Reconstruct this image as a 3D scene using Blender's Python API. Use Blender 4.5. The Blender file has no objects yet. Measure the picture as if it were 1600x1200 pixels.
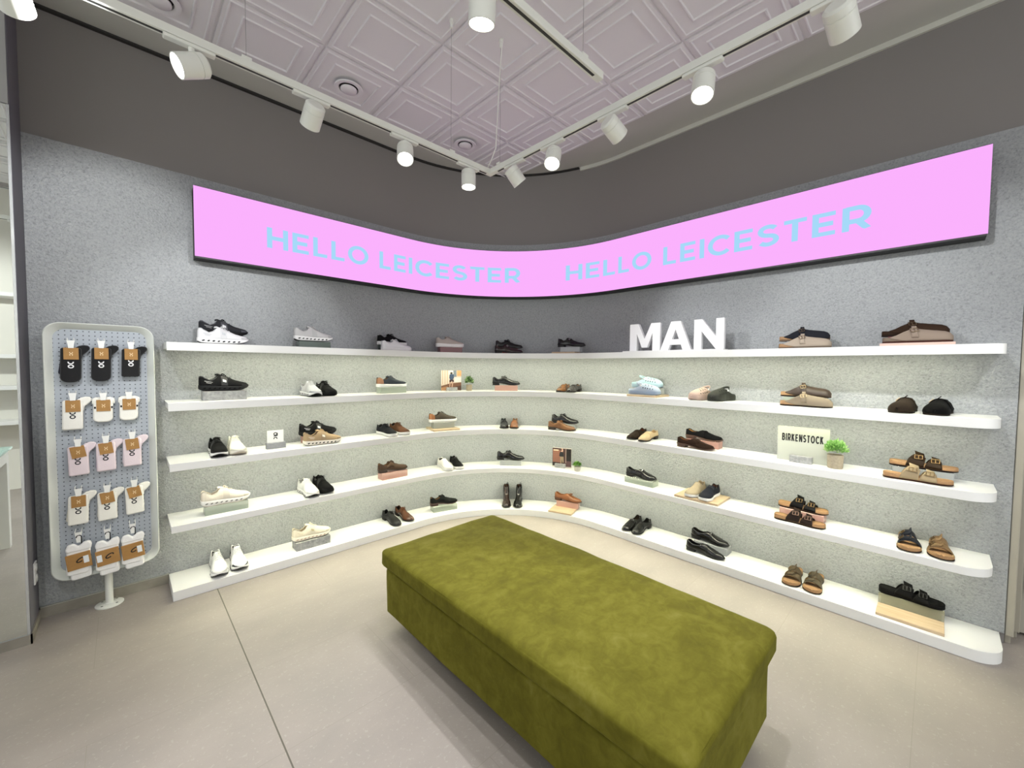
import bpy, bmesh, math, random
from mathutils import Vector, Matrix, Euler
random.seed(7)
S = bpy.context.scene
COL = S.collection

# ---------------------------------------------------------------- camera, world, exposure
def make_camera():
    yaw, pitch, roll = math.radians(46.248), math.radians(-2.344), math.radians(.479)
    F = Vector((math.cos(yaw)*math.cos(pitch), math.sin(yaw)*math.cos(pitch), math.sin(pitch)))
    R0 = Vector((math.sin(yaw), -math.cos(yaw), 0)); U0 = R0.cross(F)
    R = R0*math.cos(roll) + U0*math.sin(roll); U = R.cross(F)
    cam = bpy.data.cameras.new('camera'); o = bpy.data.objects.new('camera', cam); COL.objects.link(o)
    m = Matrix((R, U, -F)).transposed().to_4x4(); m.translation = Vector((0, 0, 1.5)); o.matrix_world = m
    cam.sensor_fit = 'HORIZONTAL'; cam.sensor_width = 36; cam.lens = 36*635.95/1600
    cam.clip_start = .02; cam.clip_end = 60
    S.camera = o
make_camera()
w = bpy.data.worlds.new('world'); S.world = w; w.use_nodes = True
w.node_tree.nodes['Background'].inputs[0].default_value = (.96, .99, 1.0, 1)
w.node_tree.nodes['Background'].inputs[1].default_value = 1.9
S.view_settings.view_transform = 'Standard'; S.view_settings.look = 'None'
S.view_settings.gamma = 1; S.view_settings.use_curve_mapping = False
S.view_settings.exposure = 0.0
S.cycles.use_denoising = True
S.cycles.max_bounces = 6; S.cycles.diffuse_bounces = 4; S.cycles.glossy_bounces = 3
S.cycles.transmission_bounces = 6; S.cycles.transparent_max_bounces = 8
S.cycles.sample_clamp_indirect = 6; S.cycles.caustics_reflective = False; S.cycles.caustics_refractive = False
SPOT_W = 40      # each track spotlight
LED_E = 54      # light strips under the shelves
SIGN_E = 1.0

# ---------------------------------------------------------------- geometry of the bay
XC, YC, RF = 2.0, 2.138, 1.15        # corner centre, radius of the shelf front
YF, XF = 3.288, 3.15                 # shelf front on the left / right wall
S1 = XC; S2 = XC + RF*math.pi/2      # s = x on the left wall, arc length in the corner, then down the right wall
def P(s, d, z=0.0):
    """point at run s along the shelves, d metres back from the shelf front"""
    r = RF + d
    if s <= S1: return Vector((s, YC + r, z))
    if s >= S2: return Vector((XC + r, YC - (s - S2), z))
    a = (s - S1)/RF
    return Vector((XC + r*math.sin(a), YC + r*math.cos(a), z))
def ang(s):
    return 0.0 if s <= S1 else (math.pi/2 if s >= S2 else (s - S1)/RF)
def ss(s0, s1, step=.5, arc=28):
    out = [s0]
    if s0 < S1 < s1: out.append(S1)
    for i in range(1, arc+1):
        s = S1 + (S2-S1)*i/arc
        if s0 < s < s1: out.append(s)
    out.append(s1)
    return sorted(set(round(x, 5) for x in out))
S_END = S2 + (YC - (-.305))          # right end of the wall
def s_of_y(y): return S2 + YC - y

# ---------------------------------------------------------------- mesh helper
def lin(c):
    c = c.lstrip('#'); v = [int(c[i:i+2], 16)/255 for i in (0, 2, 4)]
    return tuple((x/12.92 if x <= .04045 else ((x+.055)/1.055)**2.4) for x in v) + (1,)
def shade(c, f):
    v = [int(c.lstrip('#')[i:i+2], 16) for i in (0, 2, 4)]; return '#%02x%02x%02x' % tuple(max(0, min(255, int(x*f+(6 if f > 1 else 0)))) for x in v)
class MB:
    def __init__(s): s.v = []; s.f = []; s.m = []; s.mats = []
    def mi(s, m):
        if m is None: return 0
        if m not in s.mats: s.mats.append(m)
        return s.mats.index(m)
    def add(s, vs, fs, m=None, T=None):
        k = len(s.v); i = s.mi(m)
        s.v += [tuple(T @ Vector(p)) if T else tuple(p) for p in vs]
        for f in fs: s.f.append(tuple(k+x for x in f)); s.m.append(i)
        return s
    def box(s, a, b, m=None, T=None):
        (x0, y0, z0), (x1, y1, z1) = a, b
        return s.add([(x0,y0,z0),(x1,y0,z0),(x1,y1,z0),(x0,y1,z0),(x0,y0,z1),(x1,y0,z1),(x1,y1,z1),(x0,y1,z1)],
              [(0,3,2,1),(4,5,6,7),(0,1,5,4),(1,2,6,5),(2,3,7,6),(3,0,4,7)], m, T)
    def rings(s, rs, m=None, T=None, close=True, caps=True):
        n = len(rs[0]); vs = [p for r in rs for p in r]; fs = []
        for i in range(len(rs)-1):
            for j in range(n if close else n-1):
                a = i*n+j; b = i*n+(j+1) % n
                fs.append((a, b, b+n, a+n))
        if caps and close:
            fs.append(tuple(range(n))[::-1]); fs.append(tuple((len(rs)-1)*n+j for j in range(n)))
        return s.add(vs, fs, m, T)
    def lathe(s, prof, n=20, m=None, T=None, caps=True):
        return s.rings([[(r*math.cos(2*math.pi*j/n), r*math.sin(2*math.pi*j/n), z) for j in range(n)] for r, z in prof], m, T, True, caps)
    def tube(s, pts, r, n=6, m=None, T=None):
        pts = [Vector(p) for p in pts]; rs = []
        for i, p in enumerate(pts):
            d = (pts[min(i+1, len(pts)-1)] - pts[max(i-1, 0)]).normalized()
            u = d.cross(Vector((0, 0, 1)));
            if u.length < .05: u = d.cross(Vector((1, 0, 0)))
            u.normalize(); v = d.cross(u)
            rr = r[i] if isinstance(r, (list, tuple)) else r
            rs.append([tuple(p + u*rr*math.cos(2*math.pi*j/n) + v*rr*math.sin(2*math.pi*j/n)) for j in range(n)])
        return s.rings(rs, m, T)
    def build(s, name, mat=None, parent=None, smooth=True, mods=(), angle=40):
        me = bpy.data.meshes.new(name); me.from_pydata(s.v, [], s.f)
        for m in (s.mats or [mat]): me.materials.append(m)
        if s.mats: me.polygons.foreach_set('material_index', s.m)
        bm = bmesh.new(); bm.from_mesh(me); bmesh.ops.recalc_face_normals(bm, faces=bm.faces)
        if smooth:
            ca = math.radians(angle)
            for f in bm.faces: f.smooth = True
            for e in bm.edges:
                if len(e.link_faces) == 2 and e.calc_face_angle(0) > ca: e.smooth = False
        bm.to_mesh(me); bm.free(); me.update()
        o = bpy.data.objects.new(name, me); COL.objects.link(o)
        if parent: o.parent = parent
        for md in mods:
            x = o.modifiers.new(md[0].lower(), md[0])
            for k, v in md[1].items(): setattr(x, k, v)
        return o
BEV = lambda w, n=2: ('BEVEL', dict(width=w, segments=n, limit_method='ANGLE'))
SOL = lambda t: ('SOLIDIFY', dict(thickness=t, offset=-1))
SUB = ('SUBSURF', dict(levels=1, render_levels=1))
def tag(o, label=None, cat=None, group=None, kind=None):
    if label: o['label'] = label
    if cat: o['category'] = cat
    if group: o['group'] = group
    if kind: o['kind'] = kind
    return o
def empty(name, label, cat, loc=(0,0,0), rz=0, group=None):
    o = bpy.data.objects.new(name, None); COL.objects.link(o); o.empty_display_size = .05
    o.location = loc; o.rotation_euler = (0, 0, rz); tag(o, label, cat, group); return o
def structure(o): o['kind'] = 'structure'; return o

# ---------------------------------------------------------------- materials
_mc = {}
TONE = [False]
def tone(c):
    l = .2126*c[0]+.7152*c[1]+.0722*c[2]; g = min(.86, max(l, .004)**.22); return tuple((l+(x-l)*.86)*g for x in c[:3]) + (1,)
def mat(color, rough=.6, metal=0, spec=.5, emit=0, coat=0, alpha=1, trans=0, sheen=0, bump=0, bscale=300, key='', ior=1.45, var=0):
    if isinstance(color, str): color = lin(color)
    if TONE[0]:
        color = tone(color)
        if rough > .5: spec = .15
    k = (color, rough, metal, spec, emit, coat, alpha, trans, sheen, bump, bscale, key, var)
    if k in _mc: return _mc[k]
    m = bpy.data.materials.new(key or 'paint'); m.use_nodes = True; nt = m.node_tree; b = nt.nodes['Principled BSDF']
    I = b.inputs
    I['Base Color'].default_value = color; I['Roughness'].default_value = rough; I['Metallic'].default_value = metal
    I['Specular IOR Level'].default_value = spec; I['Coat Weight'].default_value = coat; I['Alpha'].default_value = alpha
    I['Transmission Weight'].default_value = trans; I['Sheen Weight'].default_value = sheen; I['IOR'].default_value = ior
    if emit: I['Emission Color'].default_value = color; I['Emission Strength'].default_value = emit
    if bump or var:
        tc = nt.nodes.new('ShaderNodeTexCoord'); n = nt.nodes.new('ShaderNodeTexNoise'); n.inputs['Scale'].default_value = bscale
        n.inputs['Detail'].default_value = 3; nt.links.new(tc.outputs['Object'], n.inputs['Vector'])
        if bump:
            bp = nt.nodes.new('ShaderNodeBump'); bp.inputs['Strength'].default_value = bump; bp.inputs['Distance'].default_value = .002
            nt.links.new(n.outputs['Fac'], bp.inputs['Height']); nt.links.new(bp.outputs['Normal'], I['Normal'])
        if var:
            mx = nt.nodes.new('ShaderNodeMix'); mx.data_type = 'RGBA'
            mx.inputs[6].default_value = tuple(c*(1-var) for c in color[:3])+(1,); mx.inputs[7].default_value = tuple(min(1, c*(1+var)) for c in color[:3])+(1,)
            mr = nt.nodes.new('ShaderNodeMapRange'); mr.inputs[1].default_value = .3; mr.inputs[2].default_value = .7
            nt.links.new(n.outputs['Fac'], mr.inputs[0]); nt.links.new(mr.outputs[0], mx.inputs[0]); nt.links.new(mx.outputs[2], I['Base Color'])
    _mc[k] = m; return m
class NT:
    """small node-graph helper"""
    def __init__(s, name):
        s.m = bpy.data.materials.new(name); s.m.use_nodes = True; s.t = s.m.node_tree; s.b = s.t.nodes['Principled BSDF']
        s.tc = s.t.nodes.new('ShaderNodeTexCoord')
        sp = s.t.nodes.new('ShaderNodeSeparateXYZ'); s.t.links.new(s.tc.outputs['Object'], sp.inputs[0]); s.x, s.y, s.z = sp.outputs
    def link(s, a, b): s.t.links.new(a, b)
    def math(s, op, a, b=None, c=None):
        n = s.t.nodes.new('ShaderNodeMath'); n.operation = op
        for i, v in enumerate((a, b, c)):
            if v is None: continue
            if isinstance(v, (int, float)): n.inputs[i].default_value = v
            else: s.link(v, n.inputs[i])
        return n.outputs[0]
    def noise(s, scale, detail=4, rough=.5, vec=None, dist=0, kind='Noise'):
        n = s.t.nodes.new('ShaderNodeTex'+kind); n.inputs['Scale'].default_value = scale
        if kind == 'Noise':
            n.inputs['Detail'].default_value = detail; n.inputs['Roughness'].default_value = rough; n.inputs['Distortion'].default_value = dist
        s.link(vec or s.tc.outputs['Object'], n.inputs['Vector']); return n.outputs[0]
    def stretch(s, sx, sy, sz):
        n = s.t.nodes.new('ShaderNodeMapping'); n.inputs['Scale'].default_value = (sx, sy, sz); s.link(s.tc.outputs['Object'], n.inputs[0]); return n.outputs[0]
    def ramp(s, f, stops):
        n = s.t.nodes.new('ShaderNodeValToRGB'); e = n.color_ramp.elements
        while len(e) > 1: e.remove(e[-1])
        for i, (p, c) in enumerate(stops):
            x = e[0] if i == 0 else e.new(p); x.position = p; x.color = lin(c) if isinstance(c, str) else c
        s.link(f, n.inputs[0]); return n.outputs[0]
    def mix(s, f, a, b):
        n = s.t.nodes.new('ShaderNodeMix'); n.data_type = 'RGBA'
        for i, v in ((0, f), (6, a), (7, b)):
            if isinstance(v, (int, float)): n.inputs[i].default_value = v
            elif isinstance(v, str): n.inputs[i].default_value = lin(v)
            elif isinstance(v, tuple): n.inputs[i].default_value = v
            else: s.link(v, n.inputs[i])
        return n.outputs[2]
    def bump(s, h, strength=.5, dist=.003):
        n = s.t.nodes.new('ShaderNodeBump'); n.inputs['Strength'].default_value = strength; n.inputs['Distance'].default_value = dist
        s.link(h, n.inputs['Height']); s.link(n.outputs[0], s.b.inputs['Normal'])
    def done(s, color=None, rough=.6, **kw):
        if color is not None:
            if isinstance(color, (str, tuple)): s.b.inputs['Base Color'].default_value = lin(color) if isinstance(color, str) else color
            else: s.link(color, s.b.inputs['Base Color'])
        s.b.inputs['Roughness'].default_value = rough
        for k, v in kw.items(): s.b.inputs[k.replace('_', ' ')].default_value = v
        return s.m

def m_wallpaper():
    n = NT('embossed_wallpaper')
    a = n.noise(95, 3, .6, dist=.6); v = n.noise(70, 0, 0, kind='Voronoi')
    c = n.ramp(a, [(.28, '#7c7f80'), (.45, '#939697'), (.7, '#9fa1a1')])
    n.bump(n.math('ADD', a, n.math('MULTIPLY', v, .5)),   .6, .006)
    return n.done(c, .42, Specular_IOR_Level=.45)
def m_floor():
    n = NT('floor_tile')
    row = n.math('FLOOR', n.math('DIVIDE', n.math('SUBTRACT', n.y, .02), .56))
    odd = n.math('MODULO', n.math('ABSOLUTE', row), 2)
    xo = n.math('DIVIDE', n.math('SUBTRACT', n.x, n.math('ADD', .428, n.math('MULTIPLY', odd, .562))), 1.124)
    fx = n.math('MULTIPLY', n.math('ABSOLUTE', n.math('SUBTRACT', xo, n.math('ROUND', xo))), 1.124)
    yo = n.math('DIVIDE', n.math('SUBTRACT', n.y, .02), .56)
    fy = n.math('MULTIPLY', n.math('ABSOLUTE', n.math('SUBTRACT', yo, n.math('ROUND', yo))), .56)
    g = n.math('LESS_THAN', n.math('MINIMUM', fx, fy), .0012)
    j = n.math('LESS_THAN', n.math('ABSOLUTE', n.math('SUBTRACT', n.x, .428)), .0028)
    a = n.noise(1, 6, .6, vec=n.stretch(2.5, 4, 3)); sp = n.noise(60, 3, .6); ft = n.noise(260, 2, .5)
    c = n.ramp(a, [(.2, '#8f8983'), (.5, '#989089'), (.8, '#9f9790')])
    c = n.mix(n.math('MULTIPLY', n.math('GREATER_THAN', sp, .62), .12), c, '#d0ccc2')
    c = n.mix(n.math('MULTIPLY', n.math('GREATER_THAN', ft, .64), .16), c, '#7b756c')
    c = n.mix(n.math('MULTIPLY', g, .7), c, '#8a847a'); c = n.mix(j, c, '#575349')
    n.bump(sp, .10, .002)
    return n.done(c, .48, Specular_IOR_Level=.35)
def m_velvet():
    n = NT('olive_velvet')
    a = n.noise(3.2, 6, .62, dist=1.2); b = n.noise(17, 5, .65, dist=.8); c3 = n.noise(1, 4, .6, vec=n.stretch(9, 30, 9))
    f = n.math('ADD', n.math('MULTIPLY', a, .5), n.math('ADD', n.math('MULTIPLY', b, .35), n.math('MULTIPLY', c3, .15)))
    c = n.ramp(f, [(.30, '#4c4810'), (.46, '#5d5916'), (.55, '#68641e'), (.72, '#787334')])
    n.bump(b, .25, .004)
    return n.done(c, .8, Sheen_Weight=.12, Sheen_Roughness=.4, Specular_IOR_Level=.15, Sheen_Tint=lin('#b9bb4e'))
def m_concrete():
    n = NT('cast_concrete'); a = n.noise(45, 5, .6)
    n.bump(a, .25, .002); return n.done(n.ramp(a, [(.3, '#7b7c7c'), (.6, '#a0a09e'), (.8, '#b0b0ad')]), .7)
def m_wood():
    n = NT('pine_board'); a = n.noise(1, 5, .6, vec=n.stretch(6, 60, 60), dist=.4)
    return n.done(n.ramp(a, [(.3, '#b89f7e'), (.55, '#c9b292'), (.75, '#d1bd9f')]), .45)
def m_peg():
    n = NT('perforated_grey_metal'); q = .0245
    def fr(v):
        u = n.math('DIVIDE', v, q); return n.math('SUBTRACT', u, n.math('ROUND', u))
    a, b = fr(n.x), fr(n.z)
    r = n.math('ADD', n.math('MULTIPLY', a, a), n.math('MULTIPLY', b, b))
    return n.done(n.mix(n.math('LESS_THAN', r, .016), '#a3a9b0', '#3b3e42'), .5)
M_WALL = m_wallpaper(); M_FLOOR = m_floor(); M_VELVET = m_velvet(); M_CONC = m_concrete(); M_WOOD = m_wood(); M_PEG = m_peg()
M_UP = mat('#807c79', .75, key='dark_grey_paint', bump=.1, bscale=150)
M_CEIL = mat('#dddcdd', .7, key='ceiling_white', bump=.15, bscale=180)
M_CEILB = mat('#bcbcb6', .75, key='plasterboard')
M_WHITE = mat('#e9e9e6', .38, key='white_laminate')
M_TRACK = mat('#e3e4dc', .35, key='white_powder_coat')
M_BLACK = mat('#151515', .5, key='black_trim')
M_BASE = mat('#8b867b', .5, key='skirting_tile', var=.12, bscale=12)
M_CHROME = mat('#d8d8d8', .2, metal=1, key='steel')
M_LENS = mat((1, .98, .94, 1), emit=9, key='lamp_lens')
def m_acrylic(c, al): return mat(c, .08, alpha=al, key='acrylic', spec=.6)
A_GREEN = m_acrylic('#bfcab6', .5); A_PINK = m_acrylic('#dba999', .62); A_CLEAR = m_acrylic('#c9cdcc', .5); A_RED = m_acrylic('#7c4444', .8)
A_DGREEN = m_acrylic('#5d6b62', .7); A_SMOKE = m_acrylic('#a3a184', .5)

# placements (shelf, run along the shelf, depth), lettering runs, sock positions
PL = {'s1a_b': (1, 0.5242, 0.21), 's1a_f': (1, 0.5027, 0.09), 's1b': (1, 1.1034, 0.15), 's1c_b': (1, 1.8105, 0.21), 's1c_f': (1, 1.7889, 0.09), 's1d': (1, 2.3384, 0.16), 's1e_b': (1, 2.8783, 0.23), 's1e_f': (1, 2.8761, 0.1), 's1f': (1, 3.4539, 0.15), 's1h_b': (1, 5.3073, 0.21), 's1h_f': (1, 5.3334, 0.09), 's1i_b': (1, 5.8418, 0.21), 's1i_f': (1, 5.8555, 0.09), 's2a': (2, 0.5106, 0.15), 's2b_l': (2, 1.0756, 0.15), 's2b_r': (2, 1.1956, 0.16), 's2c': (2, 1.7717, 0.15), 's2d': (2, 2.3571, 0.14), 's2dp': (2, 2.5116, 0.14), 's2e': (2, 2.855, 0.15), 's2f_l': (2, 3.379, 0.16), 's2f_r': (2, 3.4789, 0.16), 's2g_b': (2, 4.168, 0.21), 's2g_f': (2, 4.208, 0.09), 's2h_l': (2, 4.6674, 0.16), 's2h_r': (2, 4.8101, 0.16), 's2i_b': (2, 5.3265, 0.21), 's2i_f': (2, 5.3522, 0.09), 's2j_l': (2, 5.8163, 0.16), 's2j_r': (2, 5.9613, 0.16), 's3a_l': (3, 0.462, 0.15), 's3a_r': (3, 0.5739, 0.15), 's3b': (3, 0.8232, 0.14), 's3c_b': (3, 1.149, 0.21), 's3c_f': (3, 1.1434, 0.09), 's3d_l': (3, 1.72, 0.15), 's3d_r': (3, 1.8525, 0.16), 's3e': (3, 2.2715, 0.15), 's3f_l': (3, 2.8356, 0.16), 's3f_r': (3, 2.9356, 0.16), 's3g_b': (3, 3.3868, 0.21), 's3g_f': (3, 3.3919, 0.09), 's3h_l': (3, 4.0996, 0.17), 's3h_r': (3, 4.2208, 0.15), 's3i_b': (3, 4.6682, 0.21), 's3i_f': (3, 4.651, 0.09), 's3j': (3, 5.3318, 0.14), 's3jp': (3, 5.5134, 0.12), 's3k_b': (3, 5.9029, 0.21), 's3k_f': (3, 5.8846, 0.09), 's4a': (4, 0.5056, 0.13), 's4b_l': (4, 1.0435, 0.14), 's4b_r': (4, 1.1635, 0.16), 's4c': (4, 1.7812, 0.15), 's4d_l': (4, 2.2913, 0.15), 's4d_r': (4, 2.4013, 0.17), 's4e': (4, 2.9017, 0.16), 's4f': (4, 3.3698, 0.14), 's4fp': (4, 3.5356, 0.12), 's4g': (4, 4.1633, 0.15), 's4h': (4, 4.6852, 0.155), 's4h_l': (4, 4.6332, 0.16), 's4h_r': (4, 4.7456, 0.15), 's4i_b': (4, 5.3362, 0.21), 's4i_f': (4, 5.3414, 0.09), 's4j_l': (4, 5.8594, 0.16), 's4j_r': (4, 5.9889, 0.16), 's5a_l': (5, 0.4515, 0.15), 's5a_r': (5, 0.574, 0.16), 's5b': (5, 1.0683, 0.14), 's5c_l': (5, 1.7668, 0.15), 's5c_r': (5, 1.9085, 0.17), 's5d': (5, 2.2816, 0.15), 's5e_l': (5, 2.8632, 0.16), 's5e_r': (5, 2.9758, 0.16), 's5f': (5, 3.4294, 0.16), 's5g_l': (5, 4.0762, 0.16), 's5g_r': (5, 4.1761, 0.15), 's5h_b': (5, 4.731, 0.22), 's5h_f': (5, 4.7458, 0.09), 's5i_l': (5, 5.307, 0.16), 's5i_r': (5, 5.4269, 0.16), 's5j': (5, 5.8809, 0.19), 'm0': (1, 4.0618, 0.1), 'm1': (1, 4.3397, 0.1), 'a0': (1, 4.3425, 0.1), 'a1': (1, 4.5982, 0.1), 'n0': (1, 4.618, 0.1), 'n1': (1, 4.8386, 0.1)}
TEXTS = [(0.7993, 3.0009), (3.3768, 5.66)]
SOCK = [[(-0.212, 1.556), (-0.088, 1.56), (0.042, 1.559)], [(-0.212, 1.252), (-0.087, 1.248), (0.026, 1.25)], [(-0.198, 0.981), (-0.085, 0.988), (0.035, 1.0)], [(-0.203, 0.689), (-0.083, 0.686), (0.038, 0.696)], [(-0.208, 0.346), (-0.088, 0.333), (0.024, 0.336)]]

# ================================================================ the setting
CZ = 3.52
S_L = -.385
def strip_mesh(s0, s1, prof, m=None, caps=True):
    """sweep a closed (d, z) profile along the curved wall line"""
    b = MB(); b.rings([[tuple(P(s, d, z)) for d, z in prof] for s in ss(s0, s1)], m, None, True, caps); return b
# floor
b = MB(); b.add([(-4.5,-4.5,0),(5,-4.5,0),(5,5,0),(-4.5,5,0),(-4.5,-4.5,-.1),(5,-4.5,-.1),(5,5,-.1),(-4.5,5,-.1)], [(0,1,2,3),(4,7,6,5),(0,4,5,1),(1,5,6,2),(2,6,7,3),(3,7,4,0)])
structure(b.build('floor', M_FLOOR, smooth=False))
# curved back wall, one run: left wall, rounded corner, right wall
structure(strip_mesh(S_L-.0, S_END, [(.33, 0), (.33, CZ+.06), (.45, CZ+.06), (.45, 0)]).build('wall_back', M_UP))
structure(strip_mesh(S_L+.001, S_END-.001, [(.318, .062), (.318, 2.80), (.3305, 2.80), (.3305, .062)]).build('wall_lower', M_WALL))
# return and mirror wall on the left
b = MB(); b.box((-4.4, 3.31, 0), (S_L, 3.9, CZ+.05)); structure(b.build('wall_left', mat('#6a6870', .6, key='mauve_grey_paint', bump=.5, bscale=110), smooth=False))
b = MB(); b.box((-4.4, 3.303, 2.812), (S_L-.004, 3.3098, CZ)); structure(b.build('trim_1', mat('#9a9a98', .6, key='pale_grey_paint'), smooth=False))
# skirting
b = MB(); b.box((-4.4, 3.298, 0), (S_L+.006, 3.3105, .052)); b.box((S_L-.001, 3.298, 0), (S_L+.006, 3.60, .052))
structure(b.build('baseboard_left', M_BASE, smooth=False))
b = strip_mesh(S_L+.006, .1985, [(.306, 0), (.306, .062), (.3305, .062), (.3305, 0)], M_BASE)
b.rings([[tuple(P(s, d, z)) for d, z in [(.304, .0622), (.304, .067), (.319, .067), (.319, .0622)]] for s in (S_L+.006, .1985)], mat('#b9b9b0', .3, metal=.6, key='edge_trim'))
structure(b.build('baseboard_back', smooth=False))
# door frame and door at the right end
MJ = mat('#a09b8d', .35, key='greige_gloss'); MJ2 = mat('#a8a498', .3, key='greige_door')
b = MB(); b.box((3.474, -.338, .05), (4.1, -.3065, CZ)); b.box((3.56, -.366, .05), (4.1, -.338, CZ)); b.box((3.50, -.330, 0), (4.1, -.3065, .05)); b.box((3.60, -.36, 0), (4.1, -.330, .05))
structure(b.build('trim_2', MJ, smooth=False, mods=[BEV(.004)]))
b = MB(); b.box((3.655, -1.35, .02), (3.70, -.367, 2.6)); dr = structure(b.build('door_1', MJ2, smooth=False))
b = MB(); b.tube([(3.62, -.40, .62), (3.62, -.40, .25)], .012, 8); b.box((3.62, -.408, .58), (3.66, -.392, .60)); b.box((3.62, -.408, .28), (3.66, -.392, .30))
b.build('door_handle', M_BLACK, dr)
b = MB(); b.box((3.705, -4.4, 0), (3.85, -.367, CZ)); structure(b.build('wall_right', mat('#b5b1a6', .6, key='warm_grey_paint'), smooth=False))
b = MB(); b.box((3.69, -4.4, 0), (3.705, -1.36, .06)); structure(b.build('baseboard_right', M_BASE, smooth=False))

# ceiling: plaster border + pressed tiles
b = MB(); b.add([(-4.5,-4.5,CZ+.012),(5,-4.5,CZ+.012),(5,5,CZ+.012),(-4.5,5,CZ+.012),(-4.5,-4.5,CZ+.1),(5,-4.5,CZ+.1),(5,5,CZ+.1),(-4.5,5,CZ+.1)], [(3,2,1,0),(4,5,6,7),(0,1,5,4),(1,2,6,5),(2,3,7,6),(3,0,4,7)])
structure(b.build('ceiling', M_CEILB, smooth=False))
b = MB(); q = .525; qy = .53
prof = [(1.0, .010), (.975, .010), (.965, .0), (.90, .0), (.885, -.006), (.865, -.006), (.85, 0), (.62, .0), (.60, -.007), (.575, -.007), (.56, .002), (.555, .002)]
for i in range(-9, 4):
    for j in range(-13, 1):
        cx = .972 + q*(i+.5); cy = 2.75 + qy*(j+.5)
        rs = [[(cx+sx*r*q/2, cy+sy*r*qy/2, CZ+h) for sx, sy in ((-1,-1),(1,-1),(1,1),(-1,1))] for r, h in prof]
        b.rings(rs, None, None, True, False); k = len(b.v)-4; b.f.append((k, k+1, k+2, k+3)); b.m.append(0)
ct = structure(b.build('ceiling_panel', M_CEIL, smooth=False))
structure(strip_mesh(S2-.35, S_END, [(.312, CZ-.022), (.33, CZ-.022), (.33, CZ+.012), (.312, CZ+.012)]).build('trim_3', mat('#c6c6bc', .5, key='cove_trim')))
structure(strip_mesh(S_L, S2-.36, [(.30, CZ+.0), (.331, CZ+.0), (.331, CZ+.013), (.30, CZ+.013)]).build('shadow_strip', mat('#2c2b29', .7, key='shadow_gap')))  # dark strip colours in the shade of the gap along the ceiling

# mirror
mr = empty('wall_mirror', 'tall mirror at the far left edge showing white shelves', 'mirror', (-1.4, 3.309, 0))
b = MB(); b.box((-1.0, -.006, .056), (1.003, 0, 2.808)); b.build('mirror_glass', mat('#eef3ee', .01, metal=1, key='silvered_glass'), mr, smooth=False)
b = MB(); b.box((1.0035, -.008, .056), (1.014, 0, 2.808)); b.box((-1.0, -.008, .050), (1.014, 0, .0555)); b.build('edge_strip', mat('#d8dcdc', .15, metal=.7, key='bright_edge'), mr, smooth=False)
# what the mirror shows: white shelving wall and a glass-topped display table
b = MB(); b.box((-3.6, -1.05, 0), (-.62, -.95, CZ)); structure(b.build('wall_front', mat('#e4e2d8', .6, key='warm_white'), smooth=False))
for k, (z, lab) in enumerate([(2.30, 'highest'), (1.60, 'second from the top'), (1.24, 'third from the top'), (.84, 'lowest')]):
    b = MB(); b.box((-3.4, -.95, z-.045), (-.66, -.66, z)); tag(b.build('wall_shelf', M_WHITE, smooth=False, mods=[BEV(.003)]), 'white wall shelf seen in the mirror, ' + lab, 'shelf', 'shelves reflected in the mirror')
t = empty('display_table', 'white display table with glass top seen in the mirror', 'table', (-.97, 1.85, 0))
b = MB(); b.box((-.62, -.5, .80), (.30, .5, .815)); b.build('glass_top', mat('#bfe0d6', .05, alpha=.55, key='table_glass'), t, smooth=False)
b = MB(); b.box((-.6, -.48, .70), (.28, .48, .795)); b.build('table_frame', M_WHITE, t, smooth=False)
for sx, sy in ((-.6, -.48), (.20, -.48), (-.6, .40), (.20, .40)):
    b = MB(); b.box((sx, sy, 0), (sx+.08, sy+.08, .70)); b.build('leg', M_WHITE, t, smooth=False)
# socket on the return wall
so = empty('wall_socket', 'small white socket plate on the return wall by the mirror', 'socket', (S_L, 3.48, .32))
b = MB(); b.box((0, -.035, -.06), (.008, .035, .06)); b.build('plate', M_WHITE, so, smooth=False, mods=[BEV(.003)])
b = MB(); b.lathe([(.022, 0), (.022, .004), (.017, .004), (.015, .001)], 20, None, Matrix.Translation((.008, 0, .03)) @ Matrix.Rotation(math.pi/2, 4, 'Y')); b.lathe([(.022, 0), (.022, .004), (.017, .004), (.015, .001)], 20, None, Matrix.Translation((.008, 0, -.03)) @ Matrix.Rotation(math.pi/2, 4, 'Y'))
b.build('outlet', mat('#cfcfcb', .4, key='socket_insert'), so)

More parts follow.
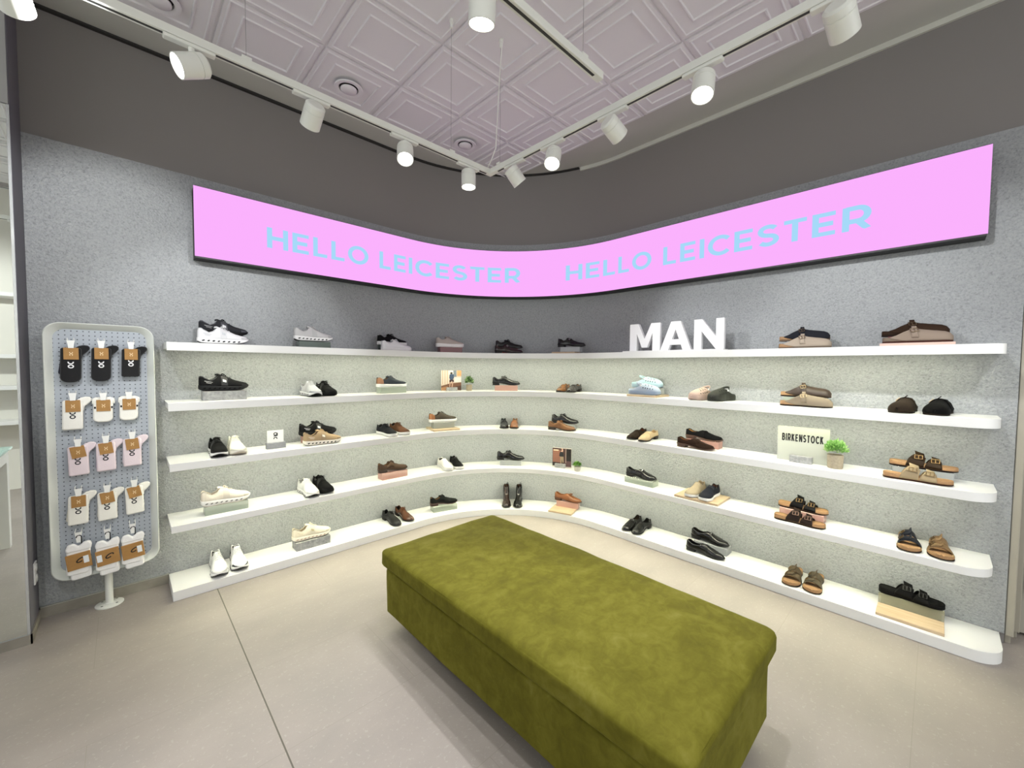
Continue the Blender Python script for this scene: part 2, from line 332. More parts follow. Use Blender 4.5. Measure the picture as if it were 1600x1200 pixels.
# ---------------------------------------------------------------- shelves
SH = {1: (1.640, .052), 2: (1.258, .050), 3: (.876, .048), 4: (.479, .043), 5: (.061, .061)}
SL0 = .1996; SR = s_of_y(-.285)
M_LED = mat((1.0, .985, .74, 1), emit=LED_E, key='led_strip')
names = {1: 'topmost long white curved shelf, carrying the word sign', 2: 'second white curved shelf from the top', 3: 'middle white curved shelf of the five', 4: 'white curved shelf just above the lowest one', 5: 'lowest white curved shelf resting on the floor'}
for k, (z, th) in SH.items():
    b = MB(); rr = .12 if k > 1 else .06; end = SR if k == 5 else s_of_y(-.236)
    runs = [(s, 0.0) for s in ss(SL0, end-rr)]
    for i in range(1, 9):
        a = i/8*math.pi/2; runs.append((end-rr+rr*math.sin(a), rr*(1-math.cos(a))))
    front = [(s, d) for s, d in runs]
    back = [(s, .3175) for s, d in runs]
    n = len(front)
    zu = z-th+.012 if k < 5 else z-th
    V = []
    for (s, d), (s2, d2) in zip(front, back):
        V += [tuple(P(s, d, z-th)), tuple(P(s, d, z)), tuple(P(s2, d2, z)), tuple(P(s2, d2, zu)), tuple(P(s, d+.014, zu)), tuple(P(s, d+.014, z-th))]
    F_ = []
    for i in range(n-1):
        for j in range(6):
            a = i*6+j; c = i*6+(j+1) % 6; F_.append((a, c, c+6, a+6))
    F_.append((0,1,2,3,4,5)); F_.append(tuple((n-1)*6+j for j in range(6)))
    b.add(V, F_)
    sh = b.build('display_shelf', M_WHITE, mods=[BEV(.0015, 1)]); tag(sh, names[k], 'shelf', 'curved wall shelves')
    if k < 5:
        st = MB(); st.rings([[tuple(P(s, d, zz)) for d, zz in [(.07, zu-.0005), (.07, zu-.004), (.088, zu-.004), (.088, zu-.0005)]] for s in ss(SL0+.05, end-.12)])
        st.build('light_strip', M_LED, sh, smooth=False)

# ---------------------------------------------------------------- LED sign
ZT, ZB = 2.702, 2.235
SG0, SG1 = .370, s_of_y(-.160)
sg = empty('led_sign', 'long curved pink LED screen above the shelves with pale blue greeting text', 'sign', tuple(P(SG0, .20, ZB)))
def at_sign(b): b.v = [(x-sg.location.x, y-sg.location.y, z-sg.location.z) for x, y, z in b.v]; return b
b = strip_mesh(SG0+.004, SG1-.004, [(.203, ZB-.010), (.203, ZT+.003), (.317, ZT+.003), (.317, ZB-.010)]); at_sign(b).build('housing', M_BLACK, sg)
def m_screen(name, c):
    m = bpy.data.materials.new(name); m.use_nodes = True; nt = m.node_tree; nt.nodes.remove(nt.nodes['Principled BSDF'])
    e = nt.nodes.new('ShaderNodeEmission'); e.inputs[0].default_value = lin(c); e.inputs[1].default_value = SIGN_E
    nt.links.new(e.outputs[0], nt.nodes['Material Output'].inputs[0]); return m
M_PINK = m_screen('pink_screen', '#fbb2fd'); M_BLUE = m_screen('blue_text', '#a6daf9')
b = MB(); q = ss(SG0, SG1, arc=40); b.rings([[tuple(P(s, .2025, ZB)), tuple(P(s, .20, ZB)), tuple(P(s, .20, ZT)), tuple(P(s, .2025, ZT))] for s in q]); at_sign(b).build('screen', M_PINK, sg, smooth=False)

# stroke lettering -------------------------------------------------
def arcp(cx, cy, rx, ry, a0, a1, n=14): return [(cx+rx*math.cos(math.radians(a0+(a1-a0)*i/n)), cy+ry*math.sin(math.radians(a0+(a1-a0)*i/n))) for i in range(n+1)]
GL = {   # unit height 1; (width, strokes); stroke half width added outside later
 'H': (.80, [[(.1,0),(.1,1)], [(.7,0),(.7,1)], [(.1,.5),(.7,.5)]]),
 'E': (.68, [[(.1,0),(.1,1)], [(.02,.92),(.66,.92)], [(.02,.5),(.60,.5)], [(.02,.08),(.66,.08)]]),
 'L': (.62, [[(.1,0),(.1,1)], [(.02,.08),(.60,.08)]]),
 'O': (.96, [arcp(.48,.5,.40,.42,0,360,28)]),
 'I': (.2, [[(.1,0),(.1,1)]]),
 'C': (.84, [arcp(.48,.5,.40,.42,42,318,22)]),
 'S': (.70, [arcp(.35,.71,.26,.205,28,262,14)+arcp(.35,.29,.27,.205,82,-150,14)]),
 'T': (.70, [[(.35,0),(.35,1)], [(0,.92),(.70,.92)]]),
 'R': (.76, [[(.1,0),(.1,1)], [(.1,.92),(.42,.92)]+arcp(.42,.65,.24,.27,90,-90,12)+[(.1,.38)], [(.42,.38),(.68,0)]]),
 'B': (.72, [[(.1,0),(.1,1)], [(.1,.92),(.40,.92)]+arcp(.40,.72,.20,.20,90,-90,10)+[(.1,.52)], [(.40,.52)]+arcp(.42,.30,.24,.22,90,-90,10)+[(.1,.08)]]),
 'K': (.74, [[(.1,0),(.1,1)], [(.62,1),(.14,.42)], [(.30,.60),(.66,0)]]),
 'N': (.80, [[(.1,0),(.1,1)], [(.12,.97),(.68,.03)], [(.7,0),(.7,1)]]),
}
def ribbon(pts, hw):
    pts = [Vector((x, y, 0)) for x, y in pts]; L = []; R = []
    for i, p in enumerate(pts):
        if i == 0: d = (pts[1]-p)
        elif i == len(pts)-1: d = (p-pts[i-1])
        else: d = (pts[i+1]-p).normalized() + (p-pts[i-1]).normalized()
        if (pts[0]-pts[-1]).length < 1e-6 and i in (0, len(pts)-1): d = (pts[1]-pts[0]).normalized()+(pts[-1]-pts[-2]).normalized()
        d = Vector((d.x, d.y, 0)).normalized(); n = Vector((-d.y, d.x, 0)); L.append(p+n*hw); R.append(p-n*hw)
    return L, R
def text_mesh(b, text, h, hw, gap, mapf, space=.42, xs=1.0, m=None, x=0):
    z_ = 0
    for ch in text:
        if ch == ' ': x += space*h*xs; continue
        wd, st = GL[ch]
        for stroke in st:
            pts = [];
            for i, p in enumerate(stroke):     # subdivide long straight strokes so they follow a curve
                if i and abs(p[0]-stroke[i-1][0]) > .2:
                    for k in range(1, 4): pts.append((stroke[i-1][0]+(p[0]-stroke[i-1][0])*k/4, stroke[i-1][1]+(p[1]-stroke[i-1][1])*k/4))
                pts.append(p)
            L, R = ribbon([(x+px*h*xs, py*h) for px, py in pts], hw*h)
            z_ += .00002
            vs = [];
            for l, r in zip(L, R):
                for q in (l, r): vs.append(mapf(q.x, min(h, max(0, q.y)) if len(stroke) == 2 else q.y, z_))
            n = len(L); b.add(vs, [(2*i, 2*i+1, 2*i+3, 2*i+2) for i in range(n-1)], m)
        x += (wd*xs+gap)*h
    return x
for s_a, s_b in TEXTS:
    ln = text_mesh(MB(), 'HELLO LEICESTER', .150, .096, .16, lambda x, y, e: (x, y, 0))
    k = (s_b-s_a)/ln; x0 = 0
    for word in ('HELLO', 'LEICESTER'):
        tb = MB(); x0 = text_mesh(tb, word, .150, .096, .16, lambda x, y, e: tuple(P(s_a+x*k, .1988-e, 2.379+y) - sg.location), x=x0) + .42*.150
        tb.build('lettering', M_BLUE, sg, smooth=False)

# ---------------------------------------------------------------- tracks, cables, spotlights
def track(name, label, segs, cables, power=None):
    t = empty(name, label, 'lighting track', (segs[0][0][0], segs[0][0][1], 2.73))
    L = t.location
    body = MB(); slot = MB()
    for (x0, y0), (x1, y1) in segs:
        if abs(y0-y1) < 1e-6:
            body.box((x0-L.x, y0-.0165-L.y, 0), (x1-L.x, y0+.0165-L.y, .032)); slot.box((x0+.03-L.x, y0-.0055-L.y, -.0012), (x1-.05-L.x, y0+.0055-L.y, .001))
        else:
            body.box((x0-.0165-L.x, y0-L.y, 0), (x0+.0165-L.x, y1-L.y, .032)); slot.box((x0-.0055-L.x, y0+.03-L.y, -.0012), (x0+.0055-L.x, y1-.06-L.y, .001))
    body.build('rail', M_TRACK, t, smooth=False, mods=[BEV(.002)]); slot.build('slot', mat('#2b2b29', .6, key='slot'), t, smooth=False)
    for x, y in cables:
        c = MB(); c.tube([(x-L.x, y-L.y, .03), (x-L.x, y-L.y, CZ-2.73)], .0011, 6); c.build('suspension_cable', mat('#9b9a98', .4, metal=.5, key='steel_wire'), t)
        c = MB(); c.lathe([(.0, 0), (.008, .004), (.008, .03), (.012, .032), (.012, .05)], 12, None, Matrix.Translation((x-L.x, y-L.y, CZ-2.73-.05))); c.build('ceiling_cup', M_TRACK, t)
        c = MB(); c.box((x-.018-L.x, y-.014-L.y, .032), (x+.018-L.x, y+.014-L.y, .044)); c.build('clip', M_TRACK, t, smooth=False)
    if power:
        c = MB(); c.tube([(a-L.x, b_-L.y, z-2.73) for a, b_, z in power], .0032, 8); c.build('power_cable', M_TRACK, t)
    return t
track('lighting_track', 'white L-shaped lighting track hung with its corner near the room corner', [((-3.2, 2.03), (1.75, 2.03)), ((1.7335, -3.0), (1.7335, 2.0135))],
      [(1.43, 2.03), (.40, 2.03), (1.7335, 1.937), (1.7335, -.2)], [(1.72, 1.90, CZ-.02), (1.72, 1.915, CZ-.09), (1.715, 1.93, CZ-.3), (1.715, 1.945, 3.0), (1.715, 1.955, 2.87), (1.70, 1.975, 2.80), (1.71, 2.03, 2.765)])
track('lighting_track', 'white straight lighting track in the middle, ending in mid air', [((-3.0, 1.045), (1.51, 1.045))], [(1.385, 1.045), (-.6, 1.045)])

def spot(x, y, aim, label, axis='x', lens=True, hang=.05, power=1.0, angle=62, parts=True, col=(.97, .985, 1.0)):
    t = empty('track_spotlight', label, 'spotlight', (x, y, 2.73), 0, 'track spotlights')
    piv = Vector((0, 0, -hang-.028)); a = Vector(aim) - (Vector((x, y, 2.73))+piv); a.normalize()
    T = Matrix.Translation(piv) @ a.to_track_quat('-Z', 'Y').to_matrix().to_4x4()
    b = MB()
    if axis == 'x': b.box((-.085, -.015, -.014), (.075, .015, -.0005))
    else: b.box((-.015, -.075, -.014), (.015, .085, -.0005))
    b.build('adapter', M_TRACK, t, smooth=False, mods=[BEV(.004)])
    b = MB(); b.tube([(0, 0, -.012), (0, 0, -hang), tuple(T @ Vector((0, 0, .04)))], .011, 10); b.build('stem', M_TRACK, t)
    b = MB(); b.lathe([(.0, .052), (.034, .052), (.0425, .044), (.0435, .022), (.0415, .021), (.0415, .019), (.0435, .018), (.0435, -.052), (.040, -.052), (.038, -.044)], 28, None, T, False); b.build('lamp_head', M_TRACK, t)
    b = MB(); b.lathe([(.0395, -.046), (.0, -.046)], 28, None, T, False); b.build('lens', M_LENS, t)
    l = bpy.data.lights.new('spot', 'SPOT'); l.energy = SPOT_W*power; l.spot_size = math.radians(angle); l.spot_blend = .55; l.shadow_soft_size = .02; l.color = col
    lo = bpy.data.objects.new('bulb', l); COL.objects.link(lo); lo.parent = t; lo.matrix_local = T @ Matrix.Translation((0, 0, -.058))
    return t
SPOTS = [
 (-.225, 2.03, (.0, 3.6, 2.0), 'cut-off track spotlight at the top left corner of the view', 'x', 1.5, 62),
 (.22, 2.03, (-.63, 1.95, 2.18), 'track spotlight by the left end, its bright lens turned to the far left', 'x', 1.5, 125),
 (.66, 2.03, (.62, 3.6, 1.45), 'track spotlight left of the brightest left lamp, turned away to the wall', 'x', 1.3, 66),
 (1.13, 2.03, (.50, .85, .2), 'glaring track spotlight on the left rail aimed at the viewer', 'x', 1.5, 70),
 (1.56, 2.03, (1.50, 1.9, 0), 'track spotlight pointing straight down left of the rail corner', 'x', 1.2, 74),
 (1.7335, 1.80, (2.9, 1.45, 1.35), 'track spotlight right of the rail corner, tilted to the right wall', 'y', 1.0, 64),
 (1.7335, 1.50, (.55, .9, .2), 'small glaring track spotlight on the right rail near the corner', 'y', 1.5, 70),
 (1.7335, 1.12, (3.45, .85, 1.75), 'track spotlight midway on the right rail, turned away to the wall', 'y', 1.4, 66),
 (1.7335, .70, (.8, .5, .0), 'largest glaring track spotlight on the right rail', 'y', 1.5, 70),
 (1.7335, .26, (3.45, .05, 1.55), 'track spotlight at the top right, turned to the right wall', 'y', 1.4, 66),
 (.855, 1.045, (1.15, 1.55, 0), 'track spotlight at the top centre on the middle rail, lens facing down', 'x', 1.5, 76),
 (-.6, 1.045, (-.3, 2.6, 0), 'added track spotlight on the middle rail, out of view to the left', 'x', 1.5, 76),  # unseen lamp added for more light on the left
 (1.7335, -.7, (3.0, -.2, .2), 'added unseen track spotlight on the right rail behind the viewer', 'y', 1.5, 76),  # added out of view to brighten the room from behind the camera
 (-.95, 2.03, (-.9, .9, .2), 'added track spotlight on the left rail, unseen out past the mirror', 'x', 1.2, 80),  # added lamp beyond the frame, for its light only
 (-1.2, 1.045, (-1.3, -.9, 1.2), 'added unseen track spotlight on the middle rail lighting the white shelves', 'x', 3.2, 100),  # added unseen lamp, brightens the shelving in the mirror
 (1.7335, -1.6, (1.0, -1.0, 0), 'added rearmost track spotlight on the right rail, out of view', 'y', 1.3, 76),  # another lamp added behind the camera as extra light
]
for x, y, aim, lab, ax, pw, an in SPOTS: spot(x, y, aim, lab, ax, power=pw, angle=an)
for x, y, lab in ((1.226, 3.012, 'round white ceiling vent above the left track'), (2.277, 3.015, 'small round ceiling vent above the curved corner'), (.19, 3.03, 'round ceiling vent cut off by the top edge at left')):
    t = empty('ceiling_vent', lab, 'vent', (x, y, CZ-.021), 0, 'ceiling vents')
    b = MB(); b.lathe([(.098, .003), (.096, -.004), (.075, -.006), (.066, .0), (.066, .02)], 32, None, None, False); b.build('ring', M_CEIL, t)
    b = MB(); b.lathe([(.064, .018), (.0, .018)], 32, None, None, False); b.build('throat', M_BLACK, t)
    b = MB(); b.lathe([(.0, -.016), (.05, -.015), (.056, -.010), (.056, -.004), (.0, .004)], 32, None, None, False); b.build('disc', M_CEIL, t)

# ---------------------------------------------------------------- ottoman
def rbox(a, b_, r, n=6, sub=12):
    """box with rounded edges, finely divided"""
    c = [(a[i]+b_[i])/2 for i in range(3)]; h = [(b_[i]-a[i])/2 for i in range(3)]
    bm = bmesh.new(); bmesh.ops.create_cube(bm, size=2)
    bmesh.ops.subdivide_edges(bm, edges=bm.edges, cuts=sub, use_grid_fill=True)
    mb = MB(); vs = []
    for v in bm.verts:
        p = []
        for i in range(3):
            # concentrate divisions near the edges
            t = v.co[i]; t = math.copysign(1-(1-abs(t))**1.6, t) if abs(t) < 1 else t
            p.append(t*h[i])
        q = [max(-(h[i]-r[i]), min(h[i]-r[i], p[i])) for i in range(3)]
        d = Vector([(p[i]-q[i])/r[i] for i in range(3)])
        m_ = max(abs(x) for x in d) if d.length > 0 else 0
        if d.length > 0: d = d.normalized()*m_
        vs.append((c[0]+q[0]+d[0]*r[0], c[1]+q[1]+d[1]*r[1], c[2]+q[2]+d[2]*r[2]))
    mb.add(vs, [tuple(v.index for v in f.verts) for f in bm.faces]); bm.free(); return mb
ot = empty('ottoman', 'large rectangular olive green velvet ottoman bench in the middle of the floor', 'ottoman', (1.475, 1.295, 0))
b = rbox((-.428, -.889, .350), (.428, .889, .453), (.035, .05, .026), sub=40)
from mathutils import noise as mn
nv = []
for x, y, z in b.v:
    u = max(0, 1-abs(x)/.428)*max(0, 1-abs(y)/.889)
    puff = .010*min(1, 6*u) if z > .42 else 0
    w_ = mn.noise(Vector((x*5, y*5, z*5)))*.0045 + mn.noise(Vector((x*14, y*14, z*14)))*.002
    side = 1 if z < .44 else 0
    dx = w_*side*(1 if x > 0 else -1) if abs(x) > .40 else 0; dy = w_*side*(1 if y > 0 else -1) if abs(y) > .86 else 0
    nv.append((x+dx, y+dy, z+puff+(w_ if z > .43 else w_*.6)))
b.v = nv; b.build('seat_cushion', M_VELVET, ot, angle=80)
b = rbox((-.404, -.864, .08), (.404, .864, .340), (.02, .02, .012), sub=24)
b.v = [(x+mn.noise(Vector((x*4, y*4, z*6)))*.004, y+mn.noise(Vector((x*4+9, y*4, z*6)))*.004, z) for x, y, z in b.v]
b.build('base', M_VELVET, ot, angle=80)
b = MB(); b.box((-.365, -.825, .3395), (.365, .825, .3515)); b.build('seam_shade', M_BLACK, ot, smooth=False)  # black core paints the shade in the seam under the cushion
for sx in (-1, 1):
    for sy in (-1, 1):
        b = MB(); b.lathe([(.022, 0), (.026, .085)], 16, None, Matrix.Translation((sx*.27, sy*.68, 0))); b.build('foot', M_BLACK, ot)

# ================================================================ footwear
TONE[0] = True
def itp(keys, t):
    """smooth interpolation through (t, value) keys"""
    if t <= keys[0][0]: return keys[0][1]
    for (a, va), (c, vc) in zip(keys, keys[1:]):
        if t <= c:
            u = (t-a)/(c-a); return va+(vc-va)*(u*u*(3-2*u)*.5+u*.5)
    return keys[-1][1]
TS = [0, .004, .014, .035, .07, .11, .16, .21, .26, .31, .36, .40, .44, .49, .54, .59, .64, .69, .74, .79, .84, .885, .92, .95, .972, .987, .996, 1]
W_SNEAK = [(0,.004),(.004,.013),(.014,.021),(.035,.028),(.07,.0335),(.16,.037),(.36,.0345),(.5,.038),(.66,.0475),(.76,.0495),(.84,.047),(.92,.038),(.95,.031),(.972,.024),(.987,.0165),(.996,.009),(1,.004)]
W_DRESS = [(0,.004),(.004,.013),(.014,.020),(.035,.026),(.07,.0305),(.16,.033),(.36,.0295),(.5,.034),(.66,.0445),(.74,.0455),(.84,.040),(.92,.029),(.95,.0235),(.972,.0175),(.987,.012),(.996,.007),(1,.003)]
W_WIDE = [(0,.004),(.004,.014),(.014,.023),(.035,.031),(.07,.036),(.16,.039),(.36,.037),(.5,.042),(.66,.051),(.78,.053),(.86,.050),(.92,.043),(.95,.036),(.972,.028),(.987,.0195),(.996,.011),(1,.005)]
L0 = .285
def bend(t, side): return side*(.006*math.sin(math.pi*min(1, max(0, (t-.25)/.75)))-.003*t)
def X(t): return (t-.5)*L0
def sole(b, W, zb, zt, m, k=1.0, side=1, ts=TS, flare=1.0, t0=0, t1=1):
    """closed sole layer between profiles zb(t) and zt(t)"""
    rs = []
    for t in ts:
        if t < t0-1e-6 or t > t1+1e-6: continue
        w = itp(W, t)*k; y = bend(t, side); a, c = itp(zb, t), itp(zt, t); h = c-a
        e = .5 if t < .02 or t > .98 else 0
        x = X(t) + (t-.5)*.012*(k-1)*8
        rs.append([(x, y-w*.90*flare, a), (x, y-w*flare, a+h*.18), (x, y-w*1.0, a+h*.55), (x, y-w*.985, c-h*.06), (x, y-w*.96, c),
                   (x, y+w*.96, c), (x, y+w*.985, c-h*.06), (x, y+w*1.0, a+h*.55), (x, y+w*flare, a+h*.18), (x, y+w*.90*flare, a)])
    b.rings(rs, m)
class Upper:
    """upper surface: W plan, zb base line, zt top line, wc opening half width"""
    def __init__(s, W, zb, zt, wc, side=1, k=.965, xs=None, lean=0): s.W, s.zb, s.zt, s.wc, s.side, s.k = W, zb, zt, wc, side, k; s.lean = lean
    def pt(s, t, u, sd, off=0):
        """u 0 at the sole edge, 1 at the top / centre line; sd -1 or +1"""
        w = itp(s.W, t)*s.k; z0 = itp(s.zb, t); h = itp(s.zt, t)-z0; wc = min(itp(s.wc, t), w*.92); a = wc/w if w > 0 else 0
        th = u*math.pi/2
        y = w*(a+(1-a)*math.cos(th)**.85) + w*.05*math.sin(math.pi*min(1, u*1.6))*(1-u)
        z = z0 + h*((1-a)*math.sin(th)**.95 + a*u)
        # back of the heel leans in a little
        x = X(t)
        if t < .2: x += (.2-t)*.10*(z-z0)*( -1 if s.lean else 1)
        n = Vector((0, math.cos(th)*.8+.2, math.sin(th)*(1-a)+.05)).normalized()
        if t > .9: n = (n+Vector((1.2*(t-.9)/.1, 0, 0))).normalized()
        if t < .06: n = (n+Vector((-1.2, 0, 0))).normalized()
        return (x+n.x*off, bend(t, s.side)+sd*(y+n.y*off), z+n.z*off)
    def shell(s, b, m, t0=0, t1=1, n=9, u0=0.0, u1=1.0, off=0):
        ts = [t for t in TS if t0 <= t <= t1]
        if not ts or ts[0] > t0+1e-4: ts = [t0]+ts
        if ts[-1] < t1-1e-4: ts.append(t1)
        for sd in (-1, 1):
            vs = [s.pt(t, u0+(u1-u0)*i/n, sd, off) for t in ts for i in range(n+1)]
            fs = [(i*(n+1)+j, i*(n+1)+j+1, (i+1)*(n+1)+j+1, (i+1)*(n+1)+j) for i in range(len(ts)-1) for j in range(n)]
            b.add(vs, fs, m)
    def band(s, b, m, tc, wd, off, u0=0.0, slant=0.0, n=10):
        """cross strap lying on the surface"""
        vs = []; path = [(sd, u) for sd, us in ((-1, range(n+1)), (1, range(n, -1, -1))) for u in [u0+(1-u0)*i/n for i in us]]
        for q in range(5):
            t_ = tc + wd*(q/4-.5)
            for sd, u in path: vs.append(s.pt(t_ + slant*(u-.5), u, sd, off))
        k = len(path)
        b.add(vs, [(q*k+j, q*k+j+1, (q+1)*k+j+1, (q+1)*k+j) for q in range(4) for j in range(k-1)], m)
    def bowl(s, b, m, t0, t1, zin, drop=.004):
        ts = [t for t in TS if t0 <= t <= t1]; rs = []
        for t in ts:
            w = itp(s.W, t)*s.k; wc = min(itp(s.wc, t), w*.92)*.97; zt = itp(s.zt, t)-drop; zi = itp(zin, t); x = X(t)
            xx = x + (( .2-t)*.10*(zt-itp(s.zb, t)) if t < .2 else 0) + (.004 if t < .02 else 0)
            y0 = bend(t, s.side); lo = w*.78
            rs.append([(xx, y0-wc, zt), (x+.003*(t < .05), y0-(wc*.5+lo*.5), (zt+zi)/2), (x+.003*(t < .05), y0-lo, zi+.004), (x, y0-lo*.6, zi), (x, y0, zi-.001), (x, y0+lo*.6, zi), (x+.003*(t < .05), y0+lo, zi+.004), (x+.003*(t < .05), y0+(wc*.5+lo*.5), (zt+zi)/2), (xx, y0+wc, zt)])
        b.rings(rs, m, None, False)
def merge(o):
    bm = bmesh.new(); bm.from_mesh(o.data); bmesh.ops.remove_doubles(bm, verts=bm.verts, dist=.0003)
    bmesh.ops.recalc_face_normals(bm, faces=bm.faces); bm.to_mesh(o.data); bm.free(); return o
def laces(U, par, m, ts, wd, n=0):
    b = MB()
    for i, t in enumerate(ts):
        pts = []
        for sd, us in ((-1, (.78, .88, .96, 1.0)), (1, (.96, .88, .78))):
            for u in us: pts.append(U.pt(t + (.006 if sd > 0 else -.006)*(1 if i % 2 else -1), 1-(1-u)*wd, sd, .0035))
        b.tube(pts, .0021, 6)
    t = ts[0]; c = Vector(U.pt(t, 1, 1, .006))
    for sd in (-1, 1):
        b.tube([c, c+Vector((.006, sd*.012, .004)), c+Vector((.016, sd*.020, -.002)), c+Vector((.010, sd*.010, .0)), c], .0018, 5)
        b.tube([c, c+Vector((.012, sd*.006, 0)), c+Vector((.026, sd*.014, -.012))], .0016, 5)
    b.build('laces', m, par)
def tongue(U, par, m, t0, t1, up, hw=.02):
    b = MB(); rs = []
    for i in range(6):
        t = t0+(t1-t0)*i/5; p = Vector(U.pt(t, 1, 1, -.001)); lift = up*(1-i/5)**1.5; dx = -.010*(1-i/5)
        rs.append([(p.x+dx, bend(t, U.side)+hw*math.sin(a)*(.9+.1*i/5), p.z+lift-hw*.55*(1-math.cos(a))-.001) for a in [(-80+160*j/8)*math.pi/180 for j in range(9)]])
    b.rings(rs, None, None, False); b.build('tongue', m, par, mods=[SOL(.005)])
def logo_glyph(b, m, T, s=1.0):
    """small rotated letter-like mark drawn from two arcs and a stroke"""
    for cx, cy, a0, a1 in ((-.35, 0, 30, 330), (.45, 0, -90, 90)):
        L, R = ribbon([(x*s, y*s) for x, y in arcp(cx, cy, .33, .42, a0, a1, 10)], .09*s)
        vs = [tuple(T @ q) for l, r in zip(L, R) for q in (l, r)]
        b.add(vs, [(2*i, 2*i+1, 2*i+3, 2*i+2) for i in range(len(L)-1)], m)

def runner(name, label, up, so='#f0efec', lin_='#222222', lace=None, mark=None, out='#1a1a1a', holes=True, trim=None, side=1, counter=None):
    """cushioned running shoe with pierced midsole"""
    t = empty(name, label, 'shoe')
    zt = [(0,.040),(.2,.038),(.5,.033),(.75,.031),(.92,.034),(1,.040)]; zb = [(0,.014),(.06,.004),(.15,.001),(.5,.001),(.72,.001),(.85,.006),(.95,.018),(1,.028)]
    zo = [(k, v+.004) for k, v in zb]
    b = MB(); sole(b, W_SNEAK, zo, zt, mat(so, .55, key='foam'), 1.05, side, flare=1.03)
    if holes:
        dk = mat('#2a2a2a' if holes is True else holes, .8, key='sole_gap')
        for sd in (-1, 1):
            for i in range(8):
                tc = .10+.098*i; zc = (itp(zo, tc)+itp(zt, tc))/2-.002
                cs = []
                for k in range(9):
                    a = 2*math.pi*k/8; tt = tc+.026*math.cos(a)*(.9 if i % 2 else 1.1)+.012*math.sin(a); w_ = itp(W_SNEAK, tt)*1.05*1.03+.0006
                    cs.append((X(tt), bend(tt, side)+sd*w_, zc+.0052*math.sin(a)))
                b.add(cs[:8], [tuple(range(8))], dk)
    b.build('midsole', None, t)
    b = MB(); sole(b, W_SNEAK, zb, zo, None, 1.0, side); b.build('outsole', mat(out, .7, key='rubber'), t)
    U = Upper(W_SNEAK, [(0,.034),(.5,.030),(.9,.030),(1,.034)], [(0,.088),(.02,.101),(.05,.105),(.12,.090),(.21,.075),(.29,.083),(.39,.112),(.46,.109),(.6,.089),(.75,.070),(.88,.060),(.95,.054),(1,.042)],
              [(0,0),(.004,.008),(.014,.014),(.035,.019),(.07,.023),(.15,.025),(.30,.024),(.37,.018),(.41,.006),(.43,0),(1,0)], side)
    b = MB(); U.shell(b, mat(up, .8, key='knit', bump=.5, bscale=500)); merge(b.build('upper', None, t, mods=[SOL(.004)]))
    b = MB(); U.bowl(b, None, 0, .43, [(0,.045),(.5,.04)]); b.build('lining', mat(lin_, .85, key='lining'), t)
    tongue(U, t, mat(trim or up, .8, key='tongue_cloth'), .36, .56, .014)
    laces(U, t, mat(lace or up, .7, key='lace'), (.45, .49, .53, .57, .61), 1.1)
    if counter:
        b = MB(); U.shell(b, mat(counter, .6, key='counter'), 0, .20, 6, .02, .62, .0012); b.build('heel_counter', None, t, mods=[SOL(.001)])
    f_ = .86 if lin(up)[1] > .1 else 1.5
    b = MB(); U.shell(b, mat(counter or shade(up, f_), .6, key='bumper'), .84, 1, 5, .0, .34, .0014); b.build('toe_bumper', None, t)
    b = MB(); U.shell(b, mat(shade(up, .93 if f_ < 1 else 1.25), .5, key='saddle'), .43, .56, 6, .05, 1.0, .0012); merge(b.build('saddle_panel', None, t))
    b = MB(); U.shell(b, mat(shade(up, f_), .5, key='collar'), 0, .34, 3, .86, .99, .0016); b.build('collar', None, t)
    if mark:
        b = MB(); m = mat(mark, .4, key='mark')
        for sd in (-1, 1):
            for tt, u, ln_ in ((.46, .42, .02), (.10, .55, .045), (.13, .42, .03)):
                p = Vector(U.pt(tt, u, sd, .0022)); q = Vector(U.pt(tt+ln_/ .285, u-.02, sd, .0022)); p2 = Vector(U.pt(tt, u-(.16 if ln_ == .02 else .04), sd, .0025)); q2 = Vector(U.pt(tt+ln_/.285, u-.02-(.16 if ln_ == .02 else .04), sd, .0025))
                b.add([p, q, q2, p2], [(0,1,2,3)], m)
        b.build('side_mark', None, t, smooth=False)
    return t
def court(name, label, up, so='#f2f1ee', lin_='#2b2b2b', lace=None, heel=None, side=1, slip=False, thick=.0):
    """flat-soled court sneaker or slip-on"""
    t = empty(name, label, 'shoe')
    zb = [(0,.003),(.05,0),(.8,0),(.95,.004),(1,.010)]; zt = [(0,.030+thick),(.5,.026+thick),(.85,.026+thick),(1,.031+thick)]
    b = MB(); sole(b, W_SNEAK, zb, zt, None, 1.035, side); b.build('sole', mat(so, .5, key='rubber_sole'), t)
    U = Upper(W_SNEAK, [(0,.024+thick),(1,.024+thick)], [(0,.076+thick),(.02,.086+thick),(.06,.087+thick),(.2,.064+thick),(.29,.070+thick),(.40,.097+thick),(.47,.088+thick),(.62,.070+thick),(.78,.055+thick),(.9,.048+thick),(.96,.042+thick),(1,.032+thick)],
              [(0,0),(.004,.008),(.014,.014),(.035,.019),(.07,.023),(.15,.025),(.30,.024),(.37,.018),(.41,.006),(.43,0),(1,0)], side)
    b = MB(); U.shell(b, mat(up, .6, key='suede', bump=.3, bscale=400)); merge(b.build('upper', None, t, mods=[SOL(.003)]))
    b = MB(); U.bowl(b, None, 0, .43, [(0,.036+thick),(.5,.034+thick)]); b.build('lining', mat(lin_, .85, key='lining'), t)
    if heel: b = MB(); U.shell(b, mat(heel, .5, key='heel_patch'), 0, .17, 6, .02, .97, .0012); b.build('heel_counter', None, t)
    if slip:
        b = MB(); U.band(b, mat(up, .5, key='gore'), .46, .07, .0016, .45); b.build('elastic_band', None, t)
    else:
        tongue(U, t, mat(up, .7, key='tongue_cloth'), .36, .56, .010)
        laces(U, t, mat(lace or up, .7, key='lace'), (.44, .48, .52, .56, .60), 1.0)
    return t
